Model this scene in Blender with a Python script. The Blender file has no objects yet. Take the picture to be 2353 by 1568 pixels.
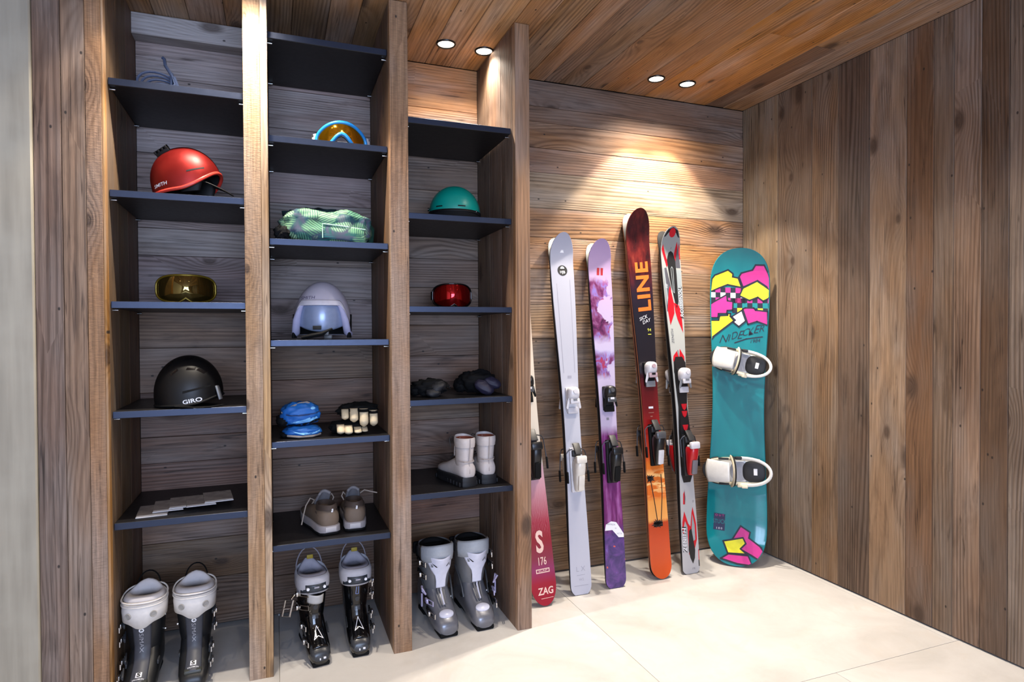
import bpy, bmesh, math, random
import numpy as np
from mathutils import Vector as V, Matrix as M, noise as mnoise
from mathutils.bvhtree import BVHTree
from mathutils.geometry import tessellate_polygon
random.seed(7)
sc = bpy.context.scene
COL = sc.collection
PI = math.pi
# ------------------------------------------------------------------ camera
CH, YAW, PIT, ROL, FPX = 1.18541, 0.3622, -0.014177, -0.0054236, 1430.87
_f = V((math.sin(YAW), math.cos(YAW), 0)); _r = V((math.cos(YAW), -math.sin(YAW), 0)); _u = V((0, 0, 1))
FW = _f*math.cos(PIT) + _u*math.sin(PIT); _u2 = -_f*math.sin(PIT) + _u*math.cos(PIT)
RT = _r*math.cos(ROL) + _u2*math.sin(ROL); UP = -_r*math.sin(ROL) + _u2*math.cos(ROL)
CAMP = V((0, 0, CH))
cd = bpy.data.cameras.new('camera'); cam = bpy.data.objects.new('camera', cd); COL.objects.link(cam)
m3 = M((RT, UP, -FW)).transposed()
cam.matrix_world = M.Translation(CAMP) @ m3.to_4x4()
cd.sensor_width = 36.0; cd.lens = 36.0*FPX/2353.0; cd.clip_start = 0.05
sc.camera = cam
def at(u, v, Y):
    d = FW + RT*((u-1176.5)/FPX) - UP*((v-784)/FPX)
    return CAMP + d*(Y/d.y)
# ------------------------------------------------------------------ world, exposure, lights
w = bpy.data.worlds.new('world'); sc.world = w; w.use_nodes = True
w.node_tree.nodes['Background'].inputs[0].default_value = (0.55, 0.7, 1.0, 1)
w.node_tree.nodes['Background'].inputs[1].default_value = 0.6
sc.view_settings.view_transform = 'Standard'; sc.view_settings.look = 'None'
sc.view_settings.exposure = 0.0; sc.view_settings.gamma = 1.0; sc.view_settings.use_curve_mapping = False
sc.cycles.use_denoising = True
sc.cycles.max_bounces = 8; sc.cycles.sample_clamp_indirect = 6.0
H, YB, YF, XR, XL, YR = 2.4, 2.7753, 2.2884, 2.4217, -1.9, -2.8
def area(name, loc, rot, sx, sy, watts, col):
    l = bpy.data.lights.new(name, 'AREA'); l.shape = 'RECTANGLE'; l.size = sx; l.size_y = sy
    l.energy = watts; l.color = col
    o = bpy.data.objects.new(name, l); COL.objects.link(o); o.location = loc; o.rotation_euler = rot
    return o
def spot(name, loc, watts, col, deg, blend, rad=0.022, tilt=(0, 0)):
    l = bpy.data.lights.new(name, 'SPOT'); l.energy = watts; l.color = col
    l.spot_size = math.radians(deg); l.spot_blend = blend; l.shadow_soft_size = rad
    o = bpy.data.objects.new(name, l); COL.objects.link(o); o.location = loc; o.rotation_euler = (tilt[0], tilt[1], 0)
    return o
WARM = (1.0, 0.89, 0.75)
area('daylight_window', (0.05, YR+0.03, 1.35), (PI/2, 0, 0), 2.6, 1.7, 235, (0.54, 0.69, 1.0))
# ceiling lamps: the four in view, then unseen ones, a pair of them added
LAMPS = [(0.680, 2.558, 24, 84), (0.851, 2.566, 24, 84), (1.718, 2.562, 120, 80), (1.897, 2.564, 120, 80)]
ROOM_LAMPS = [(-0.07, 2.15, 95, 96, 'in front of the pale middle post'), (-0.27, 2.15, 20, 100, 'in front of the left bay'), (1.30, 1.72, 26, 110, 'added out of view to brighten the floor, left of two'), (1.50, 1.72, 26, 110, 'added out of view to brighten the floor, right of two'),  # the pair over the floor is added to brighten it and the right wall
              (0.10, 0.95, 12, 110, 'nearest the camera'), (1.75, 0.95, 22, 110, 'beside the boarded right wall'), (-0.9, 0.95, 14, 110, 'by the grey door panel'),
              (0.2, -0.8, 24, 110, 'by the window'), (1.4, -0.8, 24, 110, 'by the window and the boarded wall'), (-0.9, -0.8, 16, 110, 'in the far corner by the plaster wall')]
# ------------------------------------------------------------------ materials
def lin(c):
    r = []
    for x in c[:3]:
        x /= 255.0
        r.append(x/12.92 if x <= 0.04045 else ((x+0.055)/1.055)**2.4)
    return (*r, 1.0)
MATS = {}
class NT:
    def __init__(s, name):
        s.m = bpy.data.materials.new(name); s.m.use_nodes = True; s.t = s.m.node_tree
        s.b = s.t.nodes['Principled BSDF']
    def n(s, typ, **k):
        nd = s.t.nodes.new(typ)
        for a, b in k.items(): setattr(nd, a, b)
        return nd
    def put(s, sock, val):
        if hasattr(val, 'is_output'): s.t.links.new(val, sock)
        else: sock.default_value = val
    def math(s, op, a, b=0.0, c=None, clamp=False):
        nd = s.n('ShaderNodeMath', operation=op, use_clamp=clamp)
        s.put(nd.inputs[0], a); s.put(nd.inputs[1], b)
        if c is not None: s.put(nd.inputs[2], c)
        return nd.outputs[0]
    def vmath(s, op, a, b):
        nd = s.n('ShaderNodeVectorMath', operation=op); s.put(nd.inputs[0], a); s.put(nd.inputs[1], b)
        return nd.outputs[0]
    def mix(s, f, a, b, mode='MIX'):
        nd = s.n('ShaderNodeMix', data_type='RGBA', blend_type=mode, clamp_factor=True)
        s.put(nd.inputs[0], f); s.put(nd.inputs[6], a); s.put(nd.inputs[7], b)
        return nd.outputs[2]
    def rng(s, v, a, b, c, d):
        nd = s.n('ShaderNodeMapRange', clamp=True); s.put(nd.inputs[0], v)
        for i, x in enumerate((a, b, c, d)): nd.inputs[1+i].default_value = x
        return nd.outputs[0]
    def noise(s, vec, scale, detail=2.0, rough=0.5, dist=0.0):
        nd = s.n('ShaderNodeTexNoise'); s.put(nd.inputs['Vector'], vec)
        nd.inputs['Scale'].default_value = scale; nd.inputs['Detail'].default_value = detail
        nd.inputs['Roughness'].default_value = rough; nd.inputs['Distortion'].default_value = dist
        return nd.outputs[0]
    def ramp(s, f, stops, interp='LINEAR'):
        nd = s.n('ShaderNodeValToRGB'); s.put(nd.inputs[0], f); cr = nd.color_ramp; cr.interpolation = interp
        while len(cr.elements) < len(stops): cr.elements.new(0.5)
        for e, (p, c) in zip(cr.elements, stops): e.position = p; e.color = lin(c)
        return nd.outputs[0]
    def bump(s, h, strength, dist):
        nd = s.n('ShaderNodeBump'); s.put(nd.inputs['Height'], h)
        nd.inputs['Strength'].default_value = strength; nd.inputs['Distance'].default_value = dist
        s.t.links.new(nd.outputs[0], s.b.inputs['Normal'])
    def xyz(s):
        tc = s.n('ShaderNodeTexCoord'); sp = s.n('ShaderNodeSeparateXYZ'); s.t.links.new(tc.outputs['Object'], sp.inputs[0])
        return tc.outputs['Object'], sp.outputs[0], sp.outputs[1], sp.outputs[2]
def mat(name, rgb, rough=0.5, metal=0.0, coat=0.0, spec=None, emit=None, var=0.10, scale=60.0, bump=0.0, trans=0.0, sheen=0.0):
    if name in MATS: return MATS[name]
    t = NT(name); b = t.b; o, x, y, z = t.xyz()
    n = t.noise(o, scale, 3.0)
    c = lin(rgb)
    lo = (*[v*(1-var) for v in c[:3]], 1); hi = (*[min(1, v*(1+var)) for v in c[:3]], 1)
    t.put(b.inputs['Base Color'], t.mix(n, lo, hi))
    t.put(b.inputs['Roughness'], t.rng(n, 0.3, 0.7, max(0.02, rough-0.02), min(1, rough+0.02)))
    b.inputs['Metallic'].default_value = metal
    b.inputs['Coat Weight'].default_value = coat; b.inputs['Coat Roughness'].default_value = 0.05
    b.inputs['Transmission Weight'].default_value = trans
    b.inputs['Sheen Weight'].default_value = sheen
    if spec is not None: b.inputs['Specular IOR Level'].default_value = spec
    if emit: b.inputs['Emission Color'].default_value = lin(emit[0]); b.inputs['Emission Strength'].default_value = emit[1]
    if bump: t.bump(n, 0.6, bump)
    MATS[name] = t.m
    return t.m
def wood_mat(name, rings=430.0, contrast=1.0, saw=0.0):
    t = NT(name); b = t.b
    oi = t.n('ShaderNodeObjectInfo'); tc = t.n('ShaderNodeTexCoord')
    off = t.vmath('MULTIPLY', t.n('ShaderNodeCombineXYZ').outputs[0], (1, 1, 1))
    cmb = t.n('ShaderNodeCombineXYZ')
    for i, k in enumerate((53.0, 31.0, 17.0)): t.put(cmb.inputs[i], t.math('MULTIPLY', oi.outputs['Random'], k))
    vec = t.vmath('ADD', tc.outputs['Object'], cmb.outputs[0])
    sp = t.n('ShaderNodeSeparateXYZ'); t.put(sp.inputs[0], vec)
    # knots: sparse cells, long along the grain
    vk = t.vmath('MULTIPLY', vec, (2.3, 4.6, 0.0))
    vo = t.n('ShaderNodeTexVoronoi', voronoi_dimensions='2D'); t.put(vo.inputs['Vector'], vk); vo.inputs['Scale'].default_value = 1.0
    gate = t.n('ShaderNodeSeparateColor'); t.put(gate.inputs[0], vo.outputs['Color'])
    on = t.rng(gate.outputs[0], 0.60, 0.64, 0.0, 1.0)
    size = t.math('MULTIPLY_ADD', gate.outputs[1], 0.09, 0.045)
    kd = t.math('DIVIDE', vo.outputs['Distance'], size)
    knot = t.math('MULTIPLY', t.rng(kd, 0.55, 1.15, 1.0, 0.0), on)
    halo = t.math('MULTIPLY', t.math('EXPONENT', t.math('MULTIPLY', vo.outputs['Distance'], -5.0)), on)
    # growth rings
    vw = t.vmath('MULTIPLY', vec, (0.5, 7.0, 7.0))
    n1 = t.noise(vw, 1.0, 1.0, 0.4)
    vw2 = t.vmath('MULTIPLY', vec, (3.0, 40.0, 40.0))
    n2 = t.noise(vw2, 1.0, 2.0, 0.5)
    ph = t.math('MULTIPLY', sp.outputs[1], rings)
    ph = t.math('MULTIPLY_ADD', n1, 46.0, ph)
    ph = t.math('MULTIPLY_ADD', n2, 1.6, ph)
    ph = t.math('MULTIPLY_ADD', halo, 34.0, ph)
    ring = t.math('MULTIPLY_ADD', t.math('SINE', ph), 0.5, 0.5)
    ring = t.math('POWER', ring, 1.6)
    amp = t.noise(t.vmath('MULTIPLY', vec, (1.1, 9.0, 9.0)), 1.3, 1.0)
    amp = t.rng(amp, 0.3, 0.68, 0.15, 1.0)
    ring = t.math('MULTIPLY', ring, amp)
    fib = t.noise(t.vmath('MULTIPLY', vec, (6.0, 260.0, 260.0)), 1.0, 3.0, 0.6)
    blo = t.noise(t.vmath('MULTIPLY', vec, (1.7, 5.5, 5.5)), 1.0, 3.0, 0.55)
    blo2 = t.noise(t.vmath('MULTIPLY', vec, (1.3, 8.0, 8.0)), 1.7, 2.0, 0.5)
    # nail holes
    v2 = t.n('ShaderNodeTexVoronoi', voronoi_dimensions='2D'); t.put(v2.inputs['Vector'], t.vmath('MULTIPLY', vec, (5.0, 8.0, 0.0))); v2.inputs['Scale'].default_value = 1.0
    g2 = t.n('ShaderNodeSeparateColor'); t.put(g2.inputs[0], v2.outputs['Color'])
    hole = t.math('MULTIPLY', t.rng(v2.outputs['Distance'], 0.018, 0.034, 1.0, 0.0), t.rng(g2.outputs[2], 0.74, 0.76, 0.0, 1.0))
    base = oi.outputs['Color']
    hsv = t.n('ShaderNodeHueSaturation'); t.put(hsv.inputs['Color'], base); hsv.inputs['Saturation'].default_value = 0.58; hsv.inputs['Value'].default_value = 1.06
    hs2 = t.n('ShaderNodeHueSaturation'); t.put(hs2.inputs['Color'], base); hs2.inputs['Saturation'].default_value = 1.08; hs2.inputs['Hue'].default_value = 0.497; hs2.inputs['Value'].default_value = 0.92
    c = t.mix(t.rng(blo, 0.40, 0.66, 0.0, 0.85), base, hsv.outputs[0])
    c = t.mix(t.rng(blo2, 0.48, 0.70, 0.0, 0.75), c, hs2.outputs[0])
    prand = t.n('ShaderNodeTexWhiteNoise', noise_dimensions='1D'); t.put(prand.inputs['W'], oi.outputs['Random'])
    gst = t.rng(prand.outputs['Value'], 0.0, 1.0, 0.45, 1.15)
    k = t.math('MULTIPLY', t.math('MULTIPLY', ring, gst), 0.85*contrast, clamp=True)
    dark = t.mix(1.0, c, (0.42, 0.36, 0.31, 1), 'MULTIPLY')
    c = t.mix(k, c, dark)
    st = t.noise(t.vmath('MULTIPLY', vec, (2.6, 13.0, 13.0)), 1.0, 4.0, 0.62, 0.8)
    c = t.mix(t.rng(st, 0.50, 0.74, 0.0, 0.62), c, t.mix(1.0, c, (0.40, 0.36, 0.34, 1), 'MULTIPLY'))
    lt = t.noise(t.vmath('MULTIPLY', vec, (1.9, 20.0, 20.0)), 1.4, 3.0, 0.6)
    c = t.mix(t.rng(lt, 0.56, 0.72, 0.0, 0.45), c, t.mix(1.0, c, (1.5, 1.48, 1.45, 1), 'MULTIPLY'))
    cr = t.noise(t.vmath('MULTIPLY', vec, (0.8, 34.0, 34.0)), 1.0, 2.0, 0.5)
    crm = t.math('MULTIPLY', t.rng(t.math('ABSOLUTE', t.math('SUBTRACT', cr, 0.5)), 0.004, 0.012, 1.0, 0.0), t.rng(st, 0.46, 0.60, 0.0, 0.75))
    c = t.mix(crm, c, t.mix(1.0, c, (0.22, 0.19, 0.17, 1), 'MULTIPLY'))
    f2 = t.rng(fib, 0.25, 0.75, 0.64, 1.22)
    cm = t.n('ShaderNodeCombineColor')
    for i in range(3): t.put(cm.inputs[i], f2)
    c = t.mix(1.0, c, cm.outputs[0], 'MULTIPLY')
    c = t.mix(t.math('MULTIPLY', halo, 0.45), c, dark)
    c = t.mix(t.math('MULTIPLY', knot, 0.72), c, (0.040, 0.022, 0.014, 1))
    c = t.mix(t.math('MULTIPLY', hole, 0.9), c, (0.012, 0.009, 0.008, 1))
    hgt = t.math('ADD', t.math('MULTIPLY', ring, -0.7), t.math('MULTIPLY', fib, 0.6))
    if saw:
        sv = t.noise(t.vmath('MULTIPLY', vec, (330.0, 55.0, 25.0)), 1.0, 2.0, 0.6)
        hgt = t.math('ADD', hgt, t.math('MULTIPLY', sv, saw))
        s3 = t.rng(sv, 0.3, 0.7, 0.84, 1.10)
        cm2 = t.n('ShaderNodeCombineColor')
        for i in range(3): t.put(cm2.inputs[i], s3)
        c = t.mix(1.0, c, cm2.outputs[0], 'MULTIPLY')
    t.put(b.inputs['Base Color'], c)
    b.inputs['Roughness'].default_value = 0.62; b.inputs['Specular IOR Level'].default_value = 0.35
    t.bump(hgt, 0.55, 0.0022)
    MATS[name] = t.m
    return t.m
WOOD = wood_mat('old_wood'); SAWN = wood_mat('sawn_wood', 300.0, 0.6, 0.9)
BLACKGAP = mat('dark_gap', (14, 12, 11), 0.9)
# ------------------------------------------------------------------ mesh builder
class MB:
    def __init__(s): s.bm = bmesh.new()
    def _mi(s, faces, mi):
        for f in faces: f.material_index = mi
    def rbox(s, c, size, r=0.0, seg=2, rot=None, mi=0, taper=None):
        g = bmesh.ops.create_cube(s.bm, size=1.0); vs = g['verts']
        for v in vs:
            v.co = V((v.co.x*size[0], v.co.y*size[1], v.co.z*size[2]))
            if taper:   # (axis, fx, fy): scale of the +axis end
                ax, fa, fb = taper
                if v.co[ax] > 0:
                    o = [i for i in range(3) if i != ax]; v.co[o[0]] *= fa; v.co[o[1]] *= fb
        fs = set(f for v in vs for f in v.link_faces)
        if r > 0:
            es = set(e for v in vs for e in v.link_edges)
            rr = bmesh.ops.bevel(s.bm, geom=list(es), offset=r, segments=seg, profile=0.5, affect='EDGES')
            fs = set(rr['faces']) | set(f for v in rr['verts'] for f in v.link_faces)
            vs = list(set(v for f in fs for v in f.verts))
        mt = M.Translation(V(c)) @ (rot.to_4x4() if rot else M.Identity(4))
        bmesh.ops.transform(s.bm, matrix=mt, verts=vs)
        s._mi(fs, mi); return s
    def ring_loft(s, rings, cap0=True, cap1=True, closed=True, mi=0):
        R = [[s.bm.verts.new(V(p)) for p in r] for r in rings]; n = len(R[0]); fs = []
        for a, b in zip(R, R[1:]):
            for i in range(n if closed else n-1):
                j = (i+1) % n
                try: fs.append(s.bm.faces.new((a[i], a[j], b[j], b[i])))
                except ValueError: pass
        if cap0: fs.append(s.bm.faces.new(R[0][::-1]))
        if cap1: fs.append(s.bm.faces.new(R[-1]))
        s._mi(fs, mi); return s
    def tube(s, pts, r, n=8, mi=0, closed=False, flat=1.0):
        pts = [V(p) for p in pts]; m = len(pts); rings = []; prev = None
        for i, p in enumerate(pts):
            a = pts[(i-1) % m] if (closed or i > 0) else p; b = pts[(i+1) % m] if (closed or i < m-1) else p
            t = (b-a).normalized()
            if prev is None: up = V((0, 0, 1)) if abs(t.z) < 0.9 else V((1, 0, 0)); nn = t.cross(up).normalized()
            else: nn = (prev - t*prev.dot(t)).normalized()
            prev = nn; bb = t.cross(nn); rr = r[i] if isinstance(r, (list, tuple)) else r
            rings.append([p + nn*rr*math.cos(2*PI*k/n) + bb*rr*flat*math.sin(2*PI*k/n) for k in range(n)])
        if closed: rings.append(rings[0]); return s.ring_loft(rings, False, False, True, mi)
        return s.ring_loft(rings, True, True, True, mi)
    def cyl(s, p0, p1, r0, r1=None, n=16, mi=0): return s.tube([p0, p1], [r0, r0 if r1 is None else r1], n, mi)
    def lathe(s, prof, n=28, c=(0, 0, 0), mi=0, sx=1.0, sy=1.0, cap0=True, cap1=True):
        return s.ring_loft([[(c[0]+r*sx*math.cos(2*PI*k/n), c[1]+r*sy*math.sin(2*PI*k/n), c[2]+z) for k in range(n)] for r, z in prof], cap0, cap1, True, mi)
    def grid(s, fn, nu, nv, mi=0, wrap=False):
        Vt = [[s.bm.verts.new(V(fn(i/nu, j/nv))) for j in range(nv+1)] for i in range(nu+1)]; fs = []
        for i in range(nu):
            for j in range(nv):
                try: fs.append(s.bm.faces.new((Vt[i][j], Vt[i+1][j], Vt[i+1][j+1], Vt[i][j+1])))
                except ValueError: pass
        s._mi(fs, mi); return s
    def prism(s, poly, z0, z1, frame=None, mi=0):
        fr = frame or M.Identity(4); a = [s.bm.verts.new(fr @ V((x, y, z0))) for x, y in poly]; b = [s.bm.verts.new(fr @ V((x, y, z1))) for x, y in poly]
        n = len(poly); fs = [s.bm.faces.new(a[::-1]), s.bm.faces.new(b)]
        for i in range(n): fs.append(s.bm.faces.new((a[i], a[(i+1) % n], b[(i+1) % n], b[i])))
        s._mi(fs, mi); return s
    def warp(s, fn):
        for v in s.bm.verts: v.co = V(fn(v.co))
        return s
    def build(s, name, mats, parent=None, smooth=True, sub=0, solid=0.0, merge=0.0, angle=40, soff=-1):
        bm = s.bm
        if merge: bmesh.ops.remove_doubles(bm, verts=bm.verts[:], dist=merge)
        bmesh.ops.recalc_face_normals(bm, faces=bm.faces[:])
        me = bpy.data.meshes.new(name); bm.to_mesh(me); bm.free()
        for m_ in (mats if isinstance(mats, (list, tuple)) else [mats]): me.materials.append(m_)
        if smooth:
            me.shade_smooth()
            if angle < 180 and not sub: me.set_sharp_from_angle(angle=math.radians(angle))
        o = bpy.data.objects.new(name, me); COL.objects.link(o)
        if parent: o.parent = parent
        if solid: md = o.modifiers.new('solidify', 'SOLIDIFY'); md.thickness = solid; md.offset = soff
        if sub: md = o.modifiers.new('subsurf', 'SUBSURF'); md.levels = sub; md.render_levels = sub
        return o
def tag(o, label, cat, group=None):
    o['label'] = label; o['category'] = cat
    if group: o['group'] = group
    return o
def thing(name, label, cat, loc=(0, 0, 0), rz=0.0, group=None, mtx=None):
    o = bpy.data.objects.new(name, None); COL.objects.link(o); o.empty_display_size = 0.05
    if mtx is not None: o.matrix_world = mtx
    else: o.location = loc; o.rotation_euler = (0, 0, rz)
    return tag(o, label, cat, group)
def rest(r, z, gap=0.0006):
    # set a thing down: its lowest point meets the surface at height z
    bpy.context.view_layer.update(); lo = 1e9
    for o in r.children_recursive:
        if o.type == 'MESH':
            mw = o.matrix_world
            for v in o.data.vertices: lo = min(lo, (mw @ v.co).z)
    r.location.z += z+gap-lo
    return r
def copy_tree(o, parent=None):
    c = o.copy(); COL.objects.link(c)
    if parent is not None: c.parent = parent
    for ch in list(o.children): copy_tree(ch, c)
    return c
def struct_empty(name):
    o = bpy.data.objects.new(name, None); COL.objects.link(o); o['kind'] = 'structure'; return o
# a plank: local x runs along the grain, y across, z out of its face
def plank(name, parent, origin, ax, ay, L, W, T, rgb, mtl=None, ch=0.0018, lift=0.0):
    ax = V(ax).normalized(); ay = V(ay).normalized(); az = ax.cross(ay)
    bm = bmesh.new(); c = ch
    lo = [(-L/2, -W/2), (L/2, -W/2), (L/2, W/2), (-L/2, W/2)]
    hi = [(-L/2+c*0.3, -W/2+c), (L/2-c*0.3, -W/2+c), (L/2-c*0.3, W/2-c), (-L/2+c*0.3, W/2-c)]
    a = [bm.verts.new((x, y, -T)) for x, y in lo]; b = [bm.verts.new((x, y, -c)) for x, y in lo]; d = [bm.verts.new((x, y, 0)) for x, y in hi]
    bm.faces.new(a[::-1]); bm.faces.new(d)
    for i in range(4):
        j = (i+1) % 4
        bm.faces.new((a[i], a[j], b[j], b[i])); bm.faces.new((b[i], b[j], d[j], d[i]))
    me = bpy.data.meshes.new(name); bm.to_mesh(me); bm.free(); me.materials.append(mtl or WOOD)
    o = bpy.data.objects.new(name, me); COL.objects.link(o)
    mt = M((ax, ay, az)).transposed().to_4x4(); mt.translation = V(origin) + az*lift
    o.matrix_world = mt
    if parent: o.parent = parent
    o.color = lin(rgb)
    return o
def jit(rgb, a=10):
    k = random.uniform(-a, a); return tuple(max(5, min(250, c + k + random.uniform(-a*.25, a*.25))) for c in rgb)
# ------------------------------------------------------------------ the room
def slab(name, parent, lo, hi, m, kind=None):
    mb = MB(); mb.rbox([(a+b)/2 for a, b in zip(lo, hi)], [b-a for a, b in zip(lo, hi)])
    o = mb.build(name, m, parent, smooth=False)
    if kind: o['kind'] = kind
    return o
# floor of large pale stone tiles
t = NT('pale_stone'); o_, x_, y_, z_ = t.xyz(); oi = t.n('ShaderNodeObjectInfo')
vv = t.vmath('ADD', o_, (0, 0, 0)); cmb = t.n('ShaderNodeCombineXYZ')
for i_, k_ in enumerate((9.0, 5.0, 3.0)): t.put(cmb.inputs[i_], t.math('MULTIPLY', oi.outputs['Random'], k_))
vv = t.vmath('ADD', o_, cmb.outputs[0])
n1 = t.noise(vv, 2.6, 6.0, 0.62, 0.6); n2 = t.noise(vv, 9.0, 5.0, 0.6, 1.0); n3 = t.noise(vv, 190.0, 2.0)
c_ = t.ramp(n1, [(0.30, (182, 179, 175)), (0.48, (196, 193, 190)), (0.70, (206, 204, 201))])
c_ = t.mix(t.rng(n2, 0.52, 0.75, 0.0, 0.5), c_, lin((192, 184, 175)))
c_ = t.mix(t.math('MULTIPLY', n3, 0.10), c_, lin((170, 160, 148)))
t.put(t.b.inputs['Base Color'], c_); t.put(t.b.inputs['Roughness'], t.rng(n2, 0.3, 0.7, 0.38, 0.55))
t.bump(n3, 0.15, 0.0008); STONE = t.m
floor = struct_empty('floor')
slab('screed', floor, (XL, YR, -0.08), (XR+0.03, YB+0.03, -0.012), mat('joint_grey', (196, 188, 178), 0.8))
TX, TY = 1.2, 1.2
xs = np.arange(XL-0.5, XR+0.1, TX); ys = np.arange(YB+0.03, YR, -TY)
for j, y1 in enumerate(ys):
    for i, x0 in enumerate(xs):
        xa = x0 + (0.6 if j % 2 else 0.0); xb = min(xa+TX, XR+0.03); xa = max(xa, XL); ya = max(y1-TY, YR)
        if xb-xa < 0.05 or y1-ya < 0.05: continue
        plank('tile', floor, ((xa+xb)/2, (ya+y1)/2, 0), (1, 0, 0), (0, 1, 0), xb-xa-0.0016, y1-ya-0.0016, 0.012, (255, 255, 255), STONE, 0.0006)
# ceiling of planks running away from the camera, holes for the lamps are set by the lamps' own housings
ceil_ = struct_empty('ceiling')
slab('backing', ceil_, (XL, YR, H+0.022), (XR+0.08, YB+0.08, H+0.08), BLACKGAP)
cx = [XL, -1.77, -1.62, -1.50, -1.36, -1.22, -1.10, -0.95, -0.82, -0.69, -0.55, -0.42, -0.30, -0.17, -0.05, 0.07, 0.20, 0.31, 0.40, 0.52, 0.64, 0.755, 0.885, 1.0, 1.13, 1.225, 1.305, 1.42, 1.535, 1.675, 1.79, 1.895, 2.03, 2.17, 2.285, XR]
CEILC = [(158, 118, 80), (140, 104, 72), (165, 122, 78), (128, 100, 76), (172, 128, 82), (150, 112, 78)]
for i in range(len(cx)-1):
    xa, xb = cx[i], cx[i+1]
    cuts = [YR, random.uniform(-1.6, 0.2), random.uniform(1.3, 2.3), YB] if i % 2 else [YR, random.uniform(-0.8, 1.2), YB]
    for ya, yb in zip(cuts, cuts[1:]):
        c = jit(CEILC[(i*5+int(ya*3)) % 6], 9)
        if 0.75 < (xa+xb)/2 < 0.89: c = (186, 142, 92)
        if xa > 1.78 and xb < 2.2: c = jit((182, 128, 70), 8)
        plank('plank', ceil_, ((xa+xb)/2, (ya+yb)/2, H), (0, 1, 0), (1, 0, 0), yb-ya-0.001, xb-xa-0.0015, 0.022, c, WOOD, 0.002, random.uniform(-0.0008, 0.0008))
# back wall: boards lie level, their joints differ from bay to bay
PX = [(-0.5015, -0.497), (-0.0960, -0.0190), (0.3950, 0.4634), (0.8850, 0.9465)]
wb = struct_empty('wall_back')
slab('backing', wb, (-0.62, YB+0.02, 0), (XR+0.03, YB+0.08, H+0.03), BLACKGAP)
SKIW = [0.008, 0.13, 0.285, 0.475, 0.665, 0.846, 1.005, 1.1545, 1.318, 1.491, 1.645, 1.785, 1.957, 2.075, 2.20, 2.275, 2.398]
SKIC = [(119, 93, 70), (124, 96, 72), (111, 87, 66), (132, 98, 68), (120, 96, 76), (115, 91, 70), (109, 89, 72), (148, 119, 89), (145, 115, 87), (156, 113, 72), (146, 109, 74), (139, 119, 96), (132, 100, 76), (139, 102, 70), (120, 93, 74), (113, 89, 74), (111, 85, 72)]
BAYS = [(-0.497, -0.096, [0.008, 0.20, 0.36, 0.52, 0.676, 0.78, 0.955, 1.13, 1.303, 1.494, 1.60, 1.754, 1.892, 2.05, 2.186, 2.398], (148, 132, 127)),  # left and middle bays: cool daylight mixed into the greyer base colour
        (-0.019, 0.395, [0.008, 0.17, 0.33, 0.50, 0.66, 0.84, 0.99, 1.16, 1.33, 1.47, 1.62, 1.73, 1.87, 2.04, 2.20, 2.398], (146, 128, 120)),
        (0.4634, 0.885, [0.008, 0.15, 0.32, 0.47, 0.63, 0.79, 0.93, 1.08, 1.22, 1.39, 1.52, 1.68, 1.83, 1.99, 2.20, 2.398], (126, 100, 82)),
        (0.9465, XR, SKIW, None)]
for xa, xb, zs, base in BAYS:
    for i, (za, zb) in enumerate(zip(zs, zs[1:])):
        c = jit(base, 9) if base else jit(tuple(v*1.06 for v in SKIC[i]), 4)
        if base and za < 1.15: c = jit((122, 92, 70) if xa > 0.4 else (122, 95, 76), 10)  # warm bounce from the floor painted into the lower boards' brown
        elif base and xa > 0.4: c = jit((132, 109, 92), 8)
        if base and za > 1.9 and xa > 0.4: c = (172, 124, 82)  # warm lamplight put into the colour of the topmost boards
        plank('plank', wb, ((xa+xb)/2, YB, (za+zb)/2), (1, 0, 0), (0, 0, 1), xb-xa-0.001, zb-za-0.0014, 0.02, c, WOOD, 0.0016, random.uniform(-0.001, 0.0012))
# a grey header board stands proud of the wall at the top of the first bay
plank('header_board', wb, (-0.2965, 2.70, 2.357), (1, 0, 0), (0, 0, 1), 0.40, 0.080, 0.072, (168, 160, 158), WOOD, 0.002)
# right wall: upright boards
wr = struct_empty('wall_right')
slab('backing', wr, (XR+0.02, YR, 0), (XR+0.08, YB+0.08, H+0.03), BLACKGAP)
ry = [YB, 2.520, 2.302, 2.150, 1.990, 1.820, 1.707, 1.629, 1.530, 1.437]
RC = [tuple(int(v*k_) for v, k_ in zip(q, (0.92, 0.95, 0.98))) for q in [(140, 113, 84), (124, 100, 80), (132, 102, 74), (104, 82, 66), (148, 117, 90), (120, 86, 60), (122, 95, 73), (140, 110, 88), (104, 76, 56), (134, 112, 94)]]
while ry[-1] > YR+0.2: ry.append(ry[-1]-random.uniform(0.10, 0.17)); RC.append(jit(random.choice(RC[:10]), 8))
ry[-1] = YR
for i, (yb, ya) in enumerate(zip(ry, ry[1:])):
    plank('plank', wr, (XR, (ya+yb)/2, H/2+0.003), (0, 0, 1), (0, 1, 0), H-0.008, yb-ya-0.0012, 0.02, RC[i], WOOD, 0.0014, random.uniform(-0.001, 0.001))
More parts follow.
